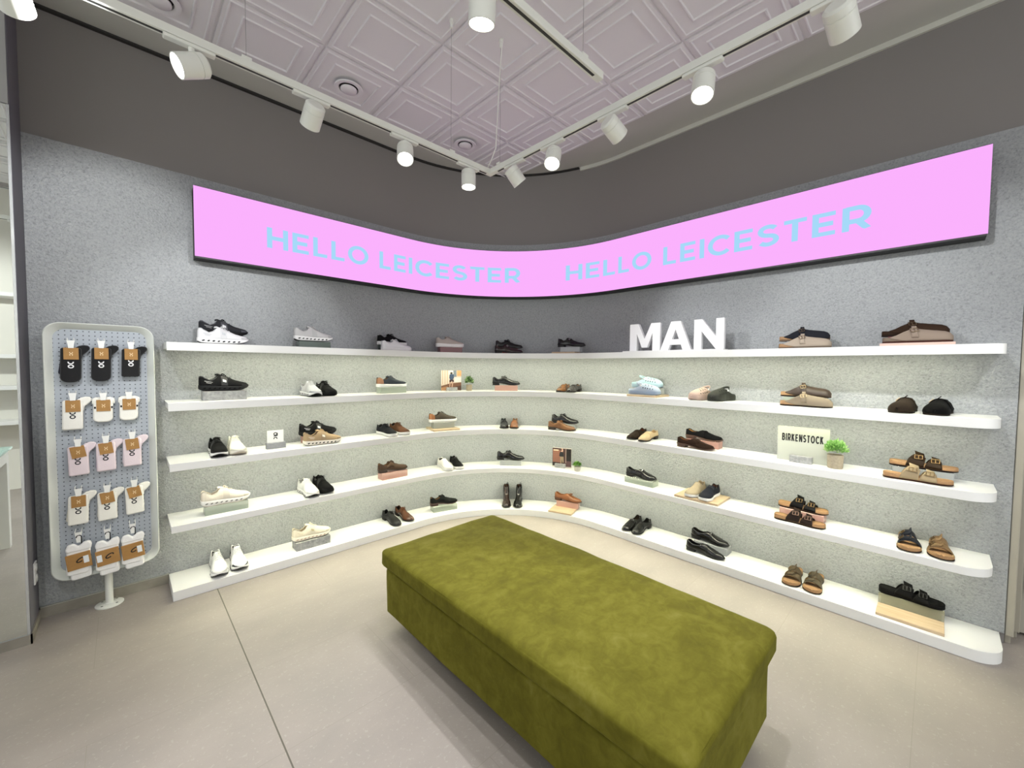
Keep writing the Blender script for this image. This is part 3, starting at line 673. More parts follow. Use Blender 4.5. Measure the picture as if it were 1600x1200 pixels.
def dress(name, label, up, so='#15120f', lin_='#8a6a48', gloss=.22, lace=True, style='derby', side=1, heel=None, welt=None):
    """leather shoe with heel: derby, monk strap, loafer, penny or bit loafer, tassel"""
    t = empty(name, label, 'shoe')
    low = style in ('loafer', 'bit', 'tassel', 'plain')
    zb = [(0,.022),(.25,.021),(.42,.013),(.6,.003),(.8,.001),(.93,.006),(1,.012)]; zt = [(k, v+(.009 if k > .3 else .010)) for k, v in zb]
    b = MB(); sole(b, W_DRESS, zb, zt, None, 1.05, side); b.build('sole', mat(welt or so, .5, key='leather_sole'), t)
    b = MB(); sole(b, W_DRESS, [(0,.001),(.3,.001)], [(0,.0225),(.3,.020)], None, 1.0, side, ts=[0,.004,.014,.035,.07,.11,.16,.21,.255]); b.build('heel', mat(heel or so, .45, key='heel_block'), t)
    top = [(0,.074),(.02,.084),(.06,.086),(.2,.062),(.29,.067),(.39,.093),(.46,.084),(.6,.064),(.75,.048),(.88,.042),(.95,.037),(1,.021)] if not low else [(0,.068),(.02,.077),(.06,.078),(.2,.060),(.32,.060),(.43,.074),(.47,.076),(.53,.073),(.64,.058),(.76,.046),(.88,.041),(.95,.036),(1,.021)]
    wc = [(0,0),(.004,.008),(.014,.014),(.035,.018),(.07,.021),(.15,.023),(.30,.022),(.36,.017),(.40,.006),(.42,0),(1,0)] if not low else [(0,0),(.004,.008),(.014,.014),(.035,.018),(.07,.022),(.15,.024),(.30,.024),(.38,.021),(.43,.013),(.455,.005),(.47,0),(1,0)]
    U = Upper(W_DRESS, [(0,.029),(.25,.028),(.42,.020),(.6,.011),(.8,.009),(.93,.013),(1,.018)], top, wc, side)
    b = MB(); U.shell(b, mat(up, gloss, key='leather', coat=.3 if gloss < .3 else 0, bump=0 if gloss < .5 else .3, bscale=500)); merge(b.build('upper', None, t, mods=[SOL(.0028)]))
    b = MB(); U.bowl(b, None, 0, .47, [(0,.034),(.3,.032),(.5,.024)]); b.build('lining', mat(lin_, .7, key='leather_lining'), t)
    ml = mat(up, gloss*1.1+.02, key='leather_strip')
    if style == 'derby':
        tongue(U, t, ml, .35, .5, .008, .017)
        laces(U, t, mat(up, .6, key='lace'), (.43, .46, .49, .52), .85)
        b = MB(); U.band(b, ml, .775, .012, .0012, .0); b.build('toe_cap_seam', None, t)
        b = MB(); U.shell(b, ml, .24, .50, 4, .25, .80, .0016); b.build('facing', None, t, mods=[SOL(.0015)])
    if style == 'monk':
        tongue(U, t, ml, .35, .5, .006, .017)
        b = MB(); U.band(b, ml, .45, .085, .0022, .30, .02); b.build('strap', None, t, mods=[SOL(.002)])
        b = MB(); p = Vector(U.pt(.45, .62, -1, .006)); b.lathe([(.009, -.001), (.009, .001), (.006, .001), (.006, -.001)], 12, None, Matrix.Translation(p) @ Matrix.Rotation(1.1, 4, 'X'), False); b.build('buckle', M_CHROME, t)
    if low:
        b = MB(); U.band(b, ml, .555, .045, .0026, .12); st = b.build('strap', None, t, mods=[SOL(.002)])
        b = MB()
        pts = [U.pt(.50+.30*i/8, .70-.10*math.sin(math.pi*i/16), -1, .001) for i in range(9)] + [U.pt(.80-.30*i/8, .70-.10*math.sin(math.pi*(8-i)/16), 1, .001) for i in range(9)]
        b.tube(pts, .0017, 5); b.build('apron_seam', ml, t)
        if style == 'bit':
            b = MB(); a, c, d = Vector(U.pt(.54, .72, -1, .0062)), Vector(U.pt(.54, 1, 1, .008)), Vector(U.pt(.54, .72, 1, .0062))
            b.tube([a, (a+c)/2+Vector((.004,0,.003)), c, (c+d)/2+Vector((-.004,0,.003)), d], .0024, 6)
            for q in (a, d): b.lathe([(.007,-.0012),(.007,.0012),(.0045,.0012),(.0045,-.0012)], 10, None, Matrix.Translation(q), False)
            b.build('snaffle_bit', M_CHROME, t)
        if style == 'tassel':
            for sd in (-1, 1):
                b = MB(); p = Vector(U.pt(.55, .96, sd, .006)); b.tube([p, p+Vector((.012, sd*.006, .001)), p+Vector((.028, sd*.010, -.004))], [.002, .004, .0055], 8); b.build('tassel', ml, t)
    return t
def boot(name, label, up, so='#14100e', side=1):
    """Chelsea boot"""
    t = empty(name, label, 'boot')
    zb = [(0,.022),(.25,.021),(.42,.013),(.6,.003),(.8,.001),(.93,.006),(1,.012)]; zt = [(k, v+.010) for k, v in zb]
    b = MB(); sole(b, W_DRESS, zb, zt, None, 1.05, side); b.build('sole', mat(so, .5, key='leather_sole'), t)
    b = MB(); sole(b, W_DRESS, [(0,.001),(.3,.001)], [(0,.0225),(.3,.020)], None, 1.0, side, ts=[0,.004,.014,.035,.07,.11,.16,.21,.255]); b.build('heel', mat(so, .45, key='heel_block'), t)
    U = Upper(W_DRESS, [(0,.029),(.25,.028),(.42,.020),(.6,.011),(.8,.009),(.93,.013),(1,.018)],
              [(0,.175),(.31,.175),(.36,.150),(.40,.112),(.46,.090),(.58,.070),(.75,.052),(.88,.044),(.95,.038),(1,.021)],
              [(0,0),(.004,.009),(.014,.016),(.035,.021),(.07,.026),(.15,.029),(.24,.027),(.30,.020),(.33,.010),(.35,0),(1,0)], side)
    b = MB(); U.shell(b, mat(up, .22, key='leather', coat=.3)); merge(b.build('upper', None, t, mods=[SOL(.003)]))
    b = MB(); U.bowl(b, None, 0, .36, [(0,.10),(.4,.10)]); b.build('lining', mat('#5a3c28', .7, key='leather_lining'), t)
    b = MB(); U.shell(b, mat('#101010', .9, key='elastic', bump=.6, bscale=600), .12, .25, 6, .45, .98, .0012); b.build('elastic_gore', None, t)
    b = MB(); p = Vector(U.pt(.01, 1, 1)); b.tube([p+Vector((.004,-.006,-.012)), p+Vector((0,-.006,.010)), p+Vector((0,0,.016)), p+Vector((0,.006,.010)), p+Vector((.004,.006,-.012))], .0028, 6); b.build('pull_tab', mat('#101010', .8, key='tab'), t)
    return t
def footbed(t, cork, bed, out, side, k=1.0):
    zb = [(0,.002),(.1,0),(.85,0),(1,.004)]
    b = MB(); sole(b, W_WIDE, zb, [(0,.009),(1,.009)], None, 1.0*k, side); b.build('outsole', mat(out, .7, key='eva_outsole'), t)
    b = MB(); sole(b, W_WIDE, [(0,.009),(1,.009)], [(0,.031),(.15,.029),(.4,.024),(.6,.021),(.85,.022),(1,.025)], None, .99*k, side); b.build('cork_footbed', mat(cork, .75, key='cork', var=.15, bscale=250), t)
    b = MB(); rs = []
    for q in TS:
        w = itp(W_WIDE, q)*.95*k; z = itp([(0,.033),(.15,.031),(.4,.026),(.6,.023),(.85,.024),(1,.027)], q); y = bend(q, side); x = X(q)*.985
        rs.append([(x, y-w, z-.003), (x, y-w*.98, z+.001), (x, y-w*.85, z-.002), (x, y-w*.4, z-.005), (x, y, z-.0045), (x, y+w*.4, z-.005), (x, y+w*.85, z-.002), (x, y+w*.98, z+.001), (x, y+w, z-.003)])
    b.rings(rs, None, None, False); b.build('insole', mat(bed, .85, key='suede_insole'), t)
def arch_strap(par, m, tb, wb, tt_, wt, h, side, buck, up=.016):
    """strap rising from the footbed edge: wide at the base (tb, wb), narrow on top (tt_, wt)"""
    b = MB(); n = 16; vs = []
    def pt(q, a, off=0):
        e = math.sin(a)**1.3; tc = tb+(tt_-tb)*e; wd = wb+(wt-wb)*e; tt = tc+wd*q; w = itp(W_WIDE, tt)*1.015+off; y0 = bend(tt, side)
        hh = h*(1-.35*q*wd*4)
        return (X(tt), y0-w*math.cos(a)*(1-.12*math.sin(a)), .012+(hh+off-.012)*math.sin(a)**.8)
    for q in range(9):
        for i in range(n+1): vs.append(pt(q/8-.5, math.pi*i/n))
    b.add(vs, [(q*(n+1)+i, q*(n+1)+i+1, (q+1)*(n+1)+i+1, (q+1)*(n+1)+i) for q in range(8) for i in range(n)])
    st = b.build('strap', m, par, mods=[SOL(.0035)])
    b = MB(); pts = []
    for i in range(6):
        a = math.radians(38+10*i)
        for q in (-.40, .40): pts.append(pt(q, a, .0045))
    e_ = pts[-2:]; pts += [(x-.004, y+.010, z+up) for x, y, z in e_]
    b.add(pts, [(2*i, 2*i+1, 2*i+3, 2*i+2) for i in range(6)]); b.build('fastening_tongue', m, st, mods=[SOL(.003)])
    b = MB(); p = Vector(pt(0, math.radians(52), .008)); T = Matrix.Translation(p) @ Matrix.Rotation(math.radians(50), 4, 'X')
    for p0, p1 in (((-.016,-.012),(.016,-.012)),((.016,-.012),(.016,.012)),((.016,.012),(-.016,.012)),((-.016,.012),(-.016,-.012)),((0,-.012),(0,.012))):
        b.tube([T @ Vector((p0[0], p0[1], 0)), T @ Vector((p1[0], p1[1], 0))], .0017, 6)
    b.build('buckle', buck, st)
    return st
def sandal(name, label, strap, cork='#b5895a', bed='#b08d5f', out='#3a2a1e', side=1, buck=None, gloss=.6, h=.070):
    t = empty(name, label, 'sandal'); footbed(t, cork, bed, out, side)
    m = mat(strap, gloss, key='strap_leather'); bk = buck or mat('#8a6f45', .35, metal=1, key='brass')
    arch_strap(t, m, .385, .27, .46, .17, h, side, bk); arch_strap(t, m, .655, .25, .69, .14, h*.78, side, bk, .009); return t
def clog(name, label, up, cork='#b98f62', bed='#a98a62', out='#35271d', side=1, buck=None, gloss=.85, h=1.0):
    t = empty(name, label, 'clog'); footbed(t, cork, bed, out, side)
    U = Upper(W_WIDE, [(0,.028),(.12,.027),(.22,.018),(.34,.010),(1,.010)], [(0,.030),(.10,.031),(.2,.042*h),(.32,.062*h),(.42,.078*h),(.48,.082*h),(.6,.074*h),(.75,.067*h),(.88,.061*h),(.95,.052),(1,.034)],
              [(0,.05),(.30,.05),(.36,.034),(.42,.018),(.46,.0),(1,0)], side, 1.025)
    b = MB(); U.shell(b, mat(up, gloss, key='suede', bump=.3, bscale=400), .12, 1); merge(b.build('upper', None, t, mods=[SOL(.0035)]))
    b = MB(); U.band(b, mat(up, gloss, key='suede', bump=.3, bscale=400), .47, .095, .0055, .15, -.05); st = b.build('strap', None, t, mods=[SOL(.003)])
    b = MB(); p = Vector(U.pt(.47, .55, -1, .008)); T = Matrix.Translation(p) @ Matrix.Rotation(math.radians(48), 4, 'X') @ Matrix.Rotation(.3, 4, 'Z')
    for p0, p1 in (((-.015,-.012),(.015,-.012)),((.015,-.012),(.015,.012)),((.015,.012),(-.015,.012)),((-.015,.012),(-.015,-.012)),((0,-.012),(0,.012))):
        b.tube([T @ Vector((p0[0], p0[1], 0)), T @ Vector((p1[0], p1[1], 0))], .0015, 6)
    b.build('buckle', buck or mat('#b9a27c', .35, metal=1, key='pale_brass'), st)
    b = MB(); q = Vector(U.pt(.46, .93, -1, .004)); b.add([q+Vector((-.011,0,0)), q+Vector((.011,0,0)), q+Vector((.009,.012,.013)), q+Vector((-.013,.012,.013))], [(0,1,2,3)]); b.build('fastening_tongue', mat(up, gloss, key='suede', bump=.3, bscale=400), st, mods=[SOL(.003)])
    return t
def foam_clog(name, label, c, c2=None, side=1):
    t = empty(name, label, 'foam clog'); m = mat(c, .55, key='foam_resin'); dk = mat('#2c3133', .8, key='clog_hole')
    b = MB(); sole(b, W_WIDE, [(0,.006),(.08,0),(.8,0),(.93,.004),(1,.014)], [(0,.036),(.3,.032),(.6,.030),(1,.034)], None, 1.02, side); b.build('sole', mat(c2 or c, .55, key='foam_resin'), t)
    U = Upper(W_WIDE, [(0,.030),(1,.028)], [(0,.046),(.10,.048),(.22,.052),(.34,.066),(.43,.090),(.50,.098),(.6,.092),(.75,.084),(.86,.074),(.93,.062),(.97,.052),(1,.036)],
              [(0,0),(.004,.008),(.014,.017),(.035,.024),(.07,.029),(.15,.033),(.33,.033),(.40,.026),(.44,.014),(.47,.0),(1,0)], side, .985)
    b = MB(); U.shell(b, m)
    for sd in (-1, 1):
        for tt, u in ((.52,.30),(.60,.30),(.68,.30),(.76,.30),(.84,.32),(.58,.62),(.68,.62),(.78,.62),(.63,.88),(.73,.88)):
            cs = [U.pt(tt+.017*math.cos(a), u+.065*math.sin(a), sd, .0009) for a in [2*math.pi*k/10 for k in range(10)]]
            b.add(cs, [tuple(range(10))], dk)
    b.build('upper', None, t)
    b = MB(); U.bowl(b, None, 0, .47, [(0,.030),(.5,.028)], .0); b.build('lining', mat(c2 or c, .7, key='foam_inside'), t)
    b = MB(); pts = []
    for i in range(17):
        a = math.pi*i/16; w = itp(W_WIDE, .42)*.90
        pts.append((X(.44)-math.sin(a)*.058*1.0, bend(.3, side)-w*math.cos(a), .080+.022*math.sin(a)))
    vs = [(x, y, z+e) for x, y, z in pts for e in (-.008, .008)]
    b.add(vs, [(2*i, 2*i+1, 2*i+3, 2*i+2) for i in range(16)]); b.build('heel_strap', m, t, mods=[SOL(.003)])
    for sd in (-1, 1):
        b = MB(); w = itp(W_WIDE, .42)*.90; b.lathe([(.008,0),(.008,.003),(0,.004)], 12, None, Matrix.Translation((X(.44), bend(.3, side)+sd*(w+.001), .080)) @ Matrix.Rotation(-sd*math.pi/2, 4, 'X')); b.build('rivet', mat('#e8e8e8', .5, key='rivet'), t)
    return t

# ================================================================ goods on the shelves
def put(o, key, lift=0.0, head=0.0, dd=0.0, ds=0.0, scale=1.0):
    k, s, d = PL[key]; s += ds; p = P(s, d+dd, SH[k][0]+.0004+lift); o.location = p
    a = -ang(s) + (-math.pi/2 if head == 'F' else 0) + (0 if head == 'F' else math.radians(head))
    o.rotation_euler = (0, 0, a); o.scale = (scale,)*3; return o
def front(o, key, turn=0, **kw):
    put(o, key, head='F', **kw); o.rotation_euler.z += math.radians(turn); return o
def block(key, label, m, L=.245, H=.06, D=.09, lift=0, dd=0, ds=0, name='display_riser', cat='riser', group=None, bev=.0015):
    b = MB(); b.box((-L/2, -D/2, 0), (L/2, D/2, H)); o = b.build(name, m, smooth=False, mods=[BEV(bev, 1)]); tag(o, label, cat, group)
    return put(o, key, lift=lift, dd=dd, ds=ds)
def board(key, label, L=.29, D=.20, dd=0, ds=0, m=None): return block(key, label, m or M_WOOD, L, .016, D, dd=dd, ds=ds, name='wooden_board', cat='board')
RH = .0604; BH = .0164
K, WH = '#131313', '#f3f2ef'
# ---- top shelf
block('s1a_b', 'clear riser under the dark grey runner on the top shelf', A_CLEAR, .20)
put(runner('running_shoe', 'dark grey black runner raised behind a white one, top shelf far left', '#3a3b40', '#1d1d20', mark='#c9c9c9', holes='#0c0c0c'), 's1a_b', RH)
put(runner('running_shoe', 'white runner in front of a dark one, top shelf far left', '#e9e9ea', '#f4f4f2', lin_='#b9bcc0', mark='#b5b8bd'), 's1a_f')
block('s1b', 'dark green riser under the pale grey runner on the top shelf', A_DGREEN, .23, .05)
put(runner('running_shoe', 'pale grey runner with white sole on a dark green riser, top shelf', '#c9c7c6', '#f0efec', lin_='#777777'), 's1b', .0504)
block('s1c_b', 'dark grey riser behind the white sneaker on the top shelf', A_DGREEN, .20, .055, ds=-.02)
put(court('sneaker', 'black sneaker with white sole behind a white sneaker, top shelf', '#1b1b1c'), 's1c_b', .0554)
put(court('sneaker', 'white sneaker in front of a black one, top shelf', '#f0eff0', lin_='#d8d8d8'), 's1c_f')
block('s1d', 'dark red riser under the beige sneaker on the top shelf', A_RED, .23, .055)
put(court('sneaker', 'beige sneaker with thick white sole on a dark red riser', '#bdb0a6', so='#f2eee9', lin_='#a89888', thick=.006), 's1d', .0554)
block('s1e_b', 'dark riser hidden behind the burgundy shoe on the top shelf', A_RED, .18, .055)
put(dress('dress_shoe', 'black lace-up shoe raised behind a burgundy one, top shelf', '#161314', lin_='#201a18'), 's1e_b', .0554)
put(dress('dress_shoe', 'dark burgundy strapped shoe below a black one, top shelf', '#3a1618', lin_='#201a18', style='monk'), 's1e_f')
board('s1f', 'wooden board under the black monk strap shoe, top shelf', .24, .18, dd=-.0, ds=-.05)
block('s1f', 'clear riser on a board under the black monk strap shoe', A_CLEAR, .20, .05, lift=BH)
put(dress('dress_shoe', 'black monk strap shoe with silver buckle on a clear riser', '#141314', lin_='#201a18', style='monk'), 's1f', .0504+BH)
block('s1h_b', 'clear riser behind the beige clog on the top shelf', A_CLEAR, .22, .055, ds=.02)
put(clog('clog', 'navy suede clog raised behind a beige one, top shelf', '#34363f', out='#7d6a58'), 's1h_b', .0554)
put(clog('clog', 'beige suede clog in front of a navy one, top shelf', '#b9a893', out='#7d6a58'), 's1h_f')
board('s1i_f', 'pale pink board under the two clogs at the right end of the top shelf', .30, .25, dd=.07, m=mat('#e2bfae', .4, key='pink_board'))
block('s1i_b', 'red riser behind the taupe clog at the right end of the top shelf', A_RED, .22, .045, lift=BH)
put(clog('clog', 'dark brown suede clog raised at the right end of the top shelf', '#4a3424', cork='#4a3424', bed='#3a2a1e'), 's1i_b', .0454+BH)
put(clog('clog', 'taupe suede clog below a dark brown one, right end of top shelf', '#a08d7b', cork='#8b7967', bed='#8b7967', out='#5b2f26'), 's1i_f', BH)
# ---- second shelf
block('s2a', 'grey concrete block under the black runner on the second shelf', M_CONC, .25, .062, .10, name='concrete_block', cat='block', group=None)
put(runner('running_shoe', 'all black runner with silver marks on a grey concrete block', '#1c1c1e', '#2b2b2d', mark='#c4c4c4', holes='#050505'), 's2a', .0624)
front(runner('running_shoe', 'light grey runner facing out beside a black one, second shelf', '#b9babd', '#d6d6d8', lin_='#55585f', counter='#8d9097', side=1), 's2b_l', 4)
front(runner('running_shoe', 'black runner facing out beside a light grey one, second shelf', '#161618', '#1d1d1f', side=-1), 's2b_r', 4)
block('s2c', 'pale green riser under the navy sneaker on the second shelf', A_GREEN, .25, .055)
put(court('sneaker', 'navy sneaker with tan heel and white sole on a green riser', '#3a414d', lin_='#8a6a50', heel='#9c6a48'), 's2c', .0554)
put(dress('dress_shoe', 'black lace-up shoe on a pink riser, second shelf', '#17181a', lin_='#202020'), 's2e', .0554)
block('s2e', 'pink riser under the black lace-up shoe on the second shelf', A_PINK, .235, .055)
front(dress('dress_shoe', 'tan shoe facing out beside a grey-brown one, second shelf', '#a0662c', so='#2a1c12', style='plain'), 's2f_l', -2)
front(dress('dress_shoe', 'grey-brown shoe facing out beside a tan one, second shelf', '#4a4444', so='#2a1c18', style='plain', side=-1), 's2f_r', -2)
board('s2g_f', 'wooden board under the two blue foam clogs', .27, .24, dd=.06)
block('s2g_b', 'clear riser behind the light blue foam clog', A_CLEAR, .22, .055, lift=BH, ds=.03)
put(foam_clog('foam_clog', 'aqua foam clog raised behind a light blue one', '#a9cdd2', '#9bb7c4'), 's2g_b', .0554+BH)
put(foam_clog('foam_clog', 'light blue foam clog at the front of the wooden board', '#aebdd0', '#93a5bf'), 's2g_f', BH)
front(foam_clog('foam_clog', 'dusty pink foam clog facing out, second shelf', '#c4a89a', side=1), 's2h_l', -12)
front(foam_clog('foam_clog', 'dark olive foam clog facing out, second shelf', '#44463f', side=-1), 's2h_r', -12)
block('s2i_b', 'clear green riser between the brown and the taupe clog, second shelf', A_GREEN, .24, .055)
put(clog('clog', 'brown leather clog with pale buckle on a clear riser, second shelf', '#4e3b2c', bed='#a98a62', gloss=.45), 's2i_b', .0554)
put(clog('clog', 'taupe clog in front of a brown one, second shelf', '#9a8a72', bed='#a98a62'), 's2i_f')
front(clog('clog', 'dark brown clog facing out at the right end of the second shelf', '#3f3225', cork='#2f261d'), 's2j_l', -9)
front(clog('clog', 'black clog facing out at the right end of the second shelf', '#131211', cork='#191715', side=-1), 's2j_r', -9)
# ---- third shelf
front(runner('running_shoe', 'black runner with white side sole facing out, third shelf left', '#19191a', '#e9e9e6'), 's3a_l', 0)
front(runner('running_shoe', 'cream runner facing out, third shelf left', '#ecead9', '#e9e4d6', lin_='#cfcab8', holes='#c9bda8', out='#d9cdb8', side=-1), 's3a_r', 0)
block('s3c_b', 'pink riser behind the tan runner on the third shelf', A_PINK, .24, .055)
put(runner('running_shoe', 'black runner with white marks raised behind a tan runner', '#1b1b1d', '#2a2a2b', mark='#e2e2e2', holes='#050505'), 's3c_b', .0554)
put(runner('running_shoe', 'tan runner with cream sole in front of a black runner', '#b79a72', '#efe7d6', lin_='#8a6f50', mark='#efe7d6'), 's3c_f')
front(court('sneaker', 'dark navy sneaker facing out beside a brown one, third shelf', '#23252e'), 's3d_l', 3)
front(court('sneaker', 'brown leather sneaker facing out beside a navy one, third shelf', '#6e4428', side=-1), 's3d_r', 3)
board('s3e', 'wooden board under the grey-brown sneaker, third shelf', .27, .24)
block('s3e', 'cloudy clear riser on a board under the grey-brown sneaker', m_acrylic('#b4b8ae', .75), .215, .06, lift=BH)
put(court('sneaker', 'grey-brown sneaker with tan heel and white sole', '#51473c', lin_='#4a3626', heel='#a5652c'), 's3e', RH+BH)
front(dress('dress_shoe', 'black loafer facing out in the curved corner, third shelf', '#1b1c1d', style='plain', lin_='#1b1c1d'), 's3f_l', 0)
front(dress('dress_shoe', 'tan shoe facing out in the curved corner, third shelf', '#a0622e', so='#2a1a10', style='plain', side=-1), 's3f_r', 0)
block('s3g_b', 'clear riser behind the tan brogue on the third shelf', A_CLEAR, .22, .055)
put(dress('dress_shoe', 'black lace-up shoe raised behind a tan brogue, third shelf', '#1d1d1f', lin_='#333333'), 's3g_b', .0554)
put(dress('dress_shoe', 'tan leather brogue in front of a black lace-up shoe', '#96622f', so='#3a2614', gloss=.3), 's3g_f')
front(dress('loafer', 'dark brown suede loafer facing out beside a beige one', '#3a2a1e', so='#241a14', style='loafer', gloss=.8, lin_='#6b3a24'), 's3h_l', 0)
front(dress('loafer', 'beige suede loafer facing out beside a dark brown one', '#ccb288', so='#3a2d22', style='loafer', gloss=.8, lin_='#c9a878', side=-1), 's3h_r', 0)
block('s3i_b', 'pink riser behind the dark brown suede loafer', A_PINK, .25, .055)
put(dress('loafer', 'black suede loafer raised on a pink riser, third shelf', '#121214', so='#6b4a36', style='loafer', gloss=.85, lin_='#b5803c'), 's3i_b', .0554)
put(dress('loafer', 'dark brown suede loafer in front of a black one, third shelf', '#3b2418', so='#5b3a28', style='loafer', gloss=.85, lin_='#a06a34'), 's3i_f')
block('s3k_b', 'clear riser between the brown and the taupe sandal, third shelf', A_CLEAR, .25, .055, .10)
put(sandal('sandal', 'dark brown two-strap sandal on a clear riser, third shelf right', '#43301c', out='#2e2018'), 's3k_b', .0554)
put(sandal('sandal', 'taupe suede two-strap sandal below a dark brown one, third shelf', '#a8936f', out='#4a2c20', gloss=.85), 's3k_f')
# ---- fourth shelf
block('s4a', 'pale green riser under the cream runner on the fourth shelf', A_GREEN, .25, .058, .08)
put(runner('running_shoe', 'cream runner with white sole on a pale green riser', '#e9dfcb', '#f3f1e9', lin_='#cbb99c', holes='#8d8a80', out='#d9cdb8', side=1), 's4a', .0584)
front(runner('running_shoe', 'white runner with black toe sole facing out, fourth shelf', '#e9e9e2', '#f1f1ea', lin_='#1c1c1c', out='#1c1c1c'), 's4b_l', 4)
front(runner('running_shoe', 'black runner facing out beside a white one, fourth shelf', '#141415', '#18181a', side=-1), 's4b_r', 4)
block('s4c', 'pink riser under the brown lace-up shoe on the fourth shelf', A_PINK, .25, .06)
put(dress('dress_shoe', 'matt brown lace-up shoe on a pink riser, fourth shelf', '#5a4433', so='#4a352a', gloss=.7, lin_='#9a6a38'), 's4c', RH)
front(court('slip_on_shoe', 'white slip-on shoe facing out beside a black one', '#ebe9e2', slip=True, lin_='#3a3026'), 's4d_l', 2)
front(court('slip_on_shoe', 'black slip-on shoe with white sole facing out, fourth shelf', '#141415', slip=True, side=-1), 's4d_r', 2)
block('s4e', 'frosted clear riser under the patent shoe in the curved corner', m_acrylic('#c4c8c6', .8), .22, .052)
put(dress('dress_shoe', 'black patent lace-up shoe with bright glints, curved corner', '#08090a', gloss=.06, lin_='#111111'), 's4e', .0524)
block('s4g', 'pale green riser under the black loafer on the fourth shelf', A_GREEN, .27, .05, .10)
put(dress('loafer', 'black bit loafer on a pale green riser, fourth shelf', '#131315', style='bit', lin_='#1c1c1c'), 's4g', .0504)
board('s4h', 'wooden board under the beige and navy slip-ons, fourth shelf', .33, .27, dd=.0)
front(court('slip_on_shoe', 'beige suede slip-on with white sole on a wooden board', '#ac9b7e', slip=True, lin_='#a08a68', thick=-.004), 's4h_l', 0, lift=BH)
front(court('slip_on_shoe', 'navy suede slip-on with white sole on a wooden board', '#262a38', slip=True, lin_='#5b3a2c', thick=-.004, side=-1), 's4h_r', 0, lift=BH)
block('s4i_b', 'pink riser behind the dark brown sandal on the fourth shelf', A_PINK, .25, .058, .10)
put(sandal('sandal', 'black two-strap sandal raised on a pink riser', '#1b1a1a', bed='#a5844f'), 's4i_b', .0584)
put(sandal('sandal', 'dark brown two-strap sandal in front of a pink riser', '#3b2a22', bed='#8f7048', buck=mat('#b08a72', .3, metal=1, key='copper')), 's4i_f')
front(sandal('sandal', 'navy two-strap sandal facing out at the right of the fourth shelf', '#2b2f3a', bed='#b0935f'), 's4j_l', 4)
front(sandal('sandal', 'light brown two-strap sandal facing out at the right of the fourth shelf', '#8f7048', bed='#b0935f', side=-1), 's4j_r', 4)
# ---- bottom shelf
front(runner('running_shoe', 'white runner facing out on the bottom shelf, first from left', '#ecece9', '#f2f2ef', lin_='#151515', out='#121212', trim='#dcdcdc'), 's5a_l', -2)
front(runner('running_shoe', 'white runner with grey side trim, second on the bottom shelf', '#f0f0f1', '#f2f2ef', lin_='#151515', out='#121212', counter='#4b4f57', trim='#f4f4f6', side=-1), 's5a_r', -2)
block('s5b', 'grey concrete block under the cream runner on the bottom shelf', M_CONC, .255, .062, .11, name='concrete_block', cat='block')
put(runner('running_shoe', 'cream runner with layered side stripes on a concrete block', '#e6dcc2', '#f2ead6', lin_='#cbb994', holes='#c9a890', mark='#b8aa80', out='#4a3a34'), 's5b', .0624)
front(dress('dress_shoe', 'black lace-up shoe facing out beside a brown one, bottom shelf', '#191919', lin_='#191919', gloss=.4), 's5c_l', 2)
front(dress('dress_shoe', 'brown lace-up shoe facing out beside a black one, bottom shelf', '#6e4020', so='#241812', lin_='#2b1d14', side=-1), 's5c_r', 2)
block('s5d', 'pale green riser under the dark lace-up shoe on the bottom shelf', A_GREEN, .25, .055, .11)
put(dress('dress_shoe', 'near-black matt lace-up shoe with brown sole on a green riser', '#1e211f', so='#5b4034', gloss=.7, lin_='#9a6c34'), 's5d', .0554)
front(boot('chelsea_boot', 'dark brown Chelsea boot facing out in the curved corner', '#3a231b'), 's5e_l', 0)
front(boot('chelsea_boot', 'black Chelsea boot facing out in the curved corner', '#16140f', side=-1), 's5e_r', 0)
board('s5f', 'wooden board under the tan tassel loafer, bottom shelf', .24, .22, dd=-.05, ds=-.02)
block('s5f', 'pink riser on a board under the tan tassel loafer', A_PINK, .23, .058, .06, lift=BH, dd=.03)
put(dress('loafer', 'tan leather tassel loafer on a pink riser', '#96571f', so='#6b3d18', style='tassel', lin_='#96571f', gloss=.3), 's5f', .0584+BH, dd=.03)
front(dress('loafer', 'black bit loafer facing out beside a plain black shoe', '#171614', style='bit', lin_='#3a2c20'), 's5g_l', 0)
front(dress('dress_shoe', 'plain black shoe facing out beside a bit loafer', '#121212', style='plain', lin_='#141414', side=-1), 's5g_r', 0)
block('s5h_b', 'clear block behind the front black loafer on the bottom shelf', m_acrylic('#b5b8b8', .85), .25, .055, .11, ds=.02)
put(dress('loafer', 'black loafer raised on a clear block, bottom shelf', '#131312', style='bit', lin_='#1b1a19', so='#0f0f0f'), 's5h_b', .0554)
put(dress('loafer', 'chunky black loafer in front of the clear block, bottom shelf', '#121212', style='loafer', lin_='#161616', so='#0f0f0f'), 's5h_f')
front(sandal('sandal', 'olive brown sandal facing out, left of its pair, bottom shelf', '#6a5a41', bed='#a58455'), 's5i_l', 2)
front(sandal('sandal', 'olive brown sandal facing out, right of its pair, bottom shelf', '#665a44', bed='#a58455', side=-1), 's5i_r', 2)
board('s5j', 'wooden board under the black sandal at the bottom right', .28, .15, dd=-.085)
block('s5j', 'smoky clear riser carrying the black sandal, bottom right', A_SMOKE, .28, .075, .012, lift=.0, dd=.0)
put(sandal('sandal', 'all black two-strap sandal high on a smoky riser, bottom right', '#151515', cork='#1a1a1a', bed='#141414', out='#0d0d0d', buck=mat('#222222', .3, key='black_buckle')), 's5j', .0754, dd=.03)
block('s5j', 'clear rear riser behind the smoky one under the black sandal', A_CLEAR, .26, .0745, .05, lift=0, dd=.05)

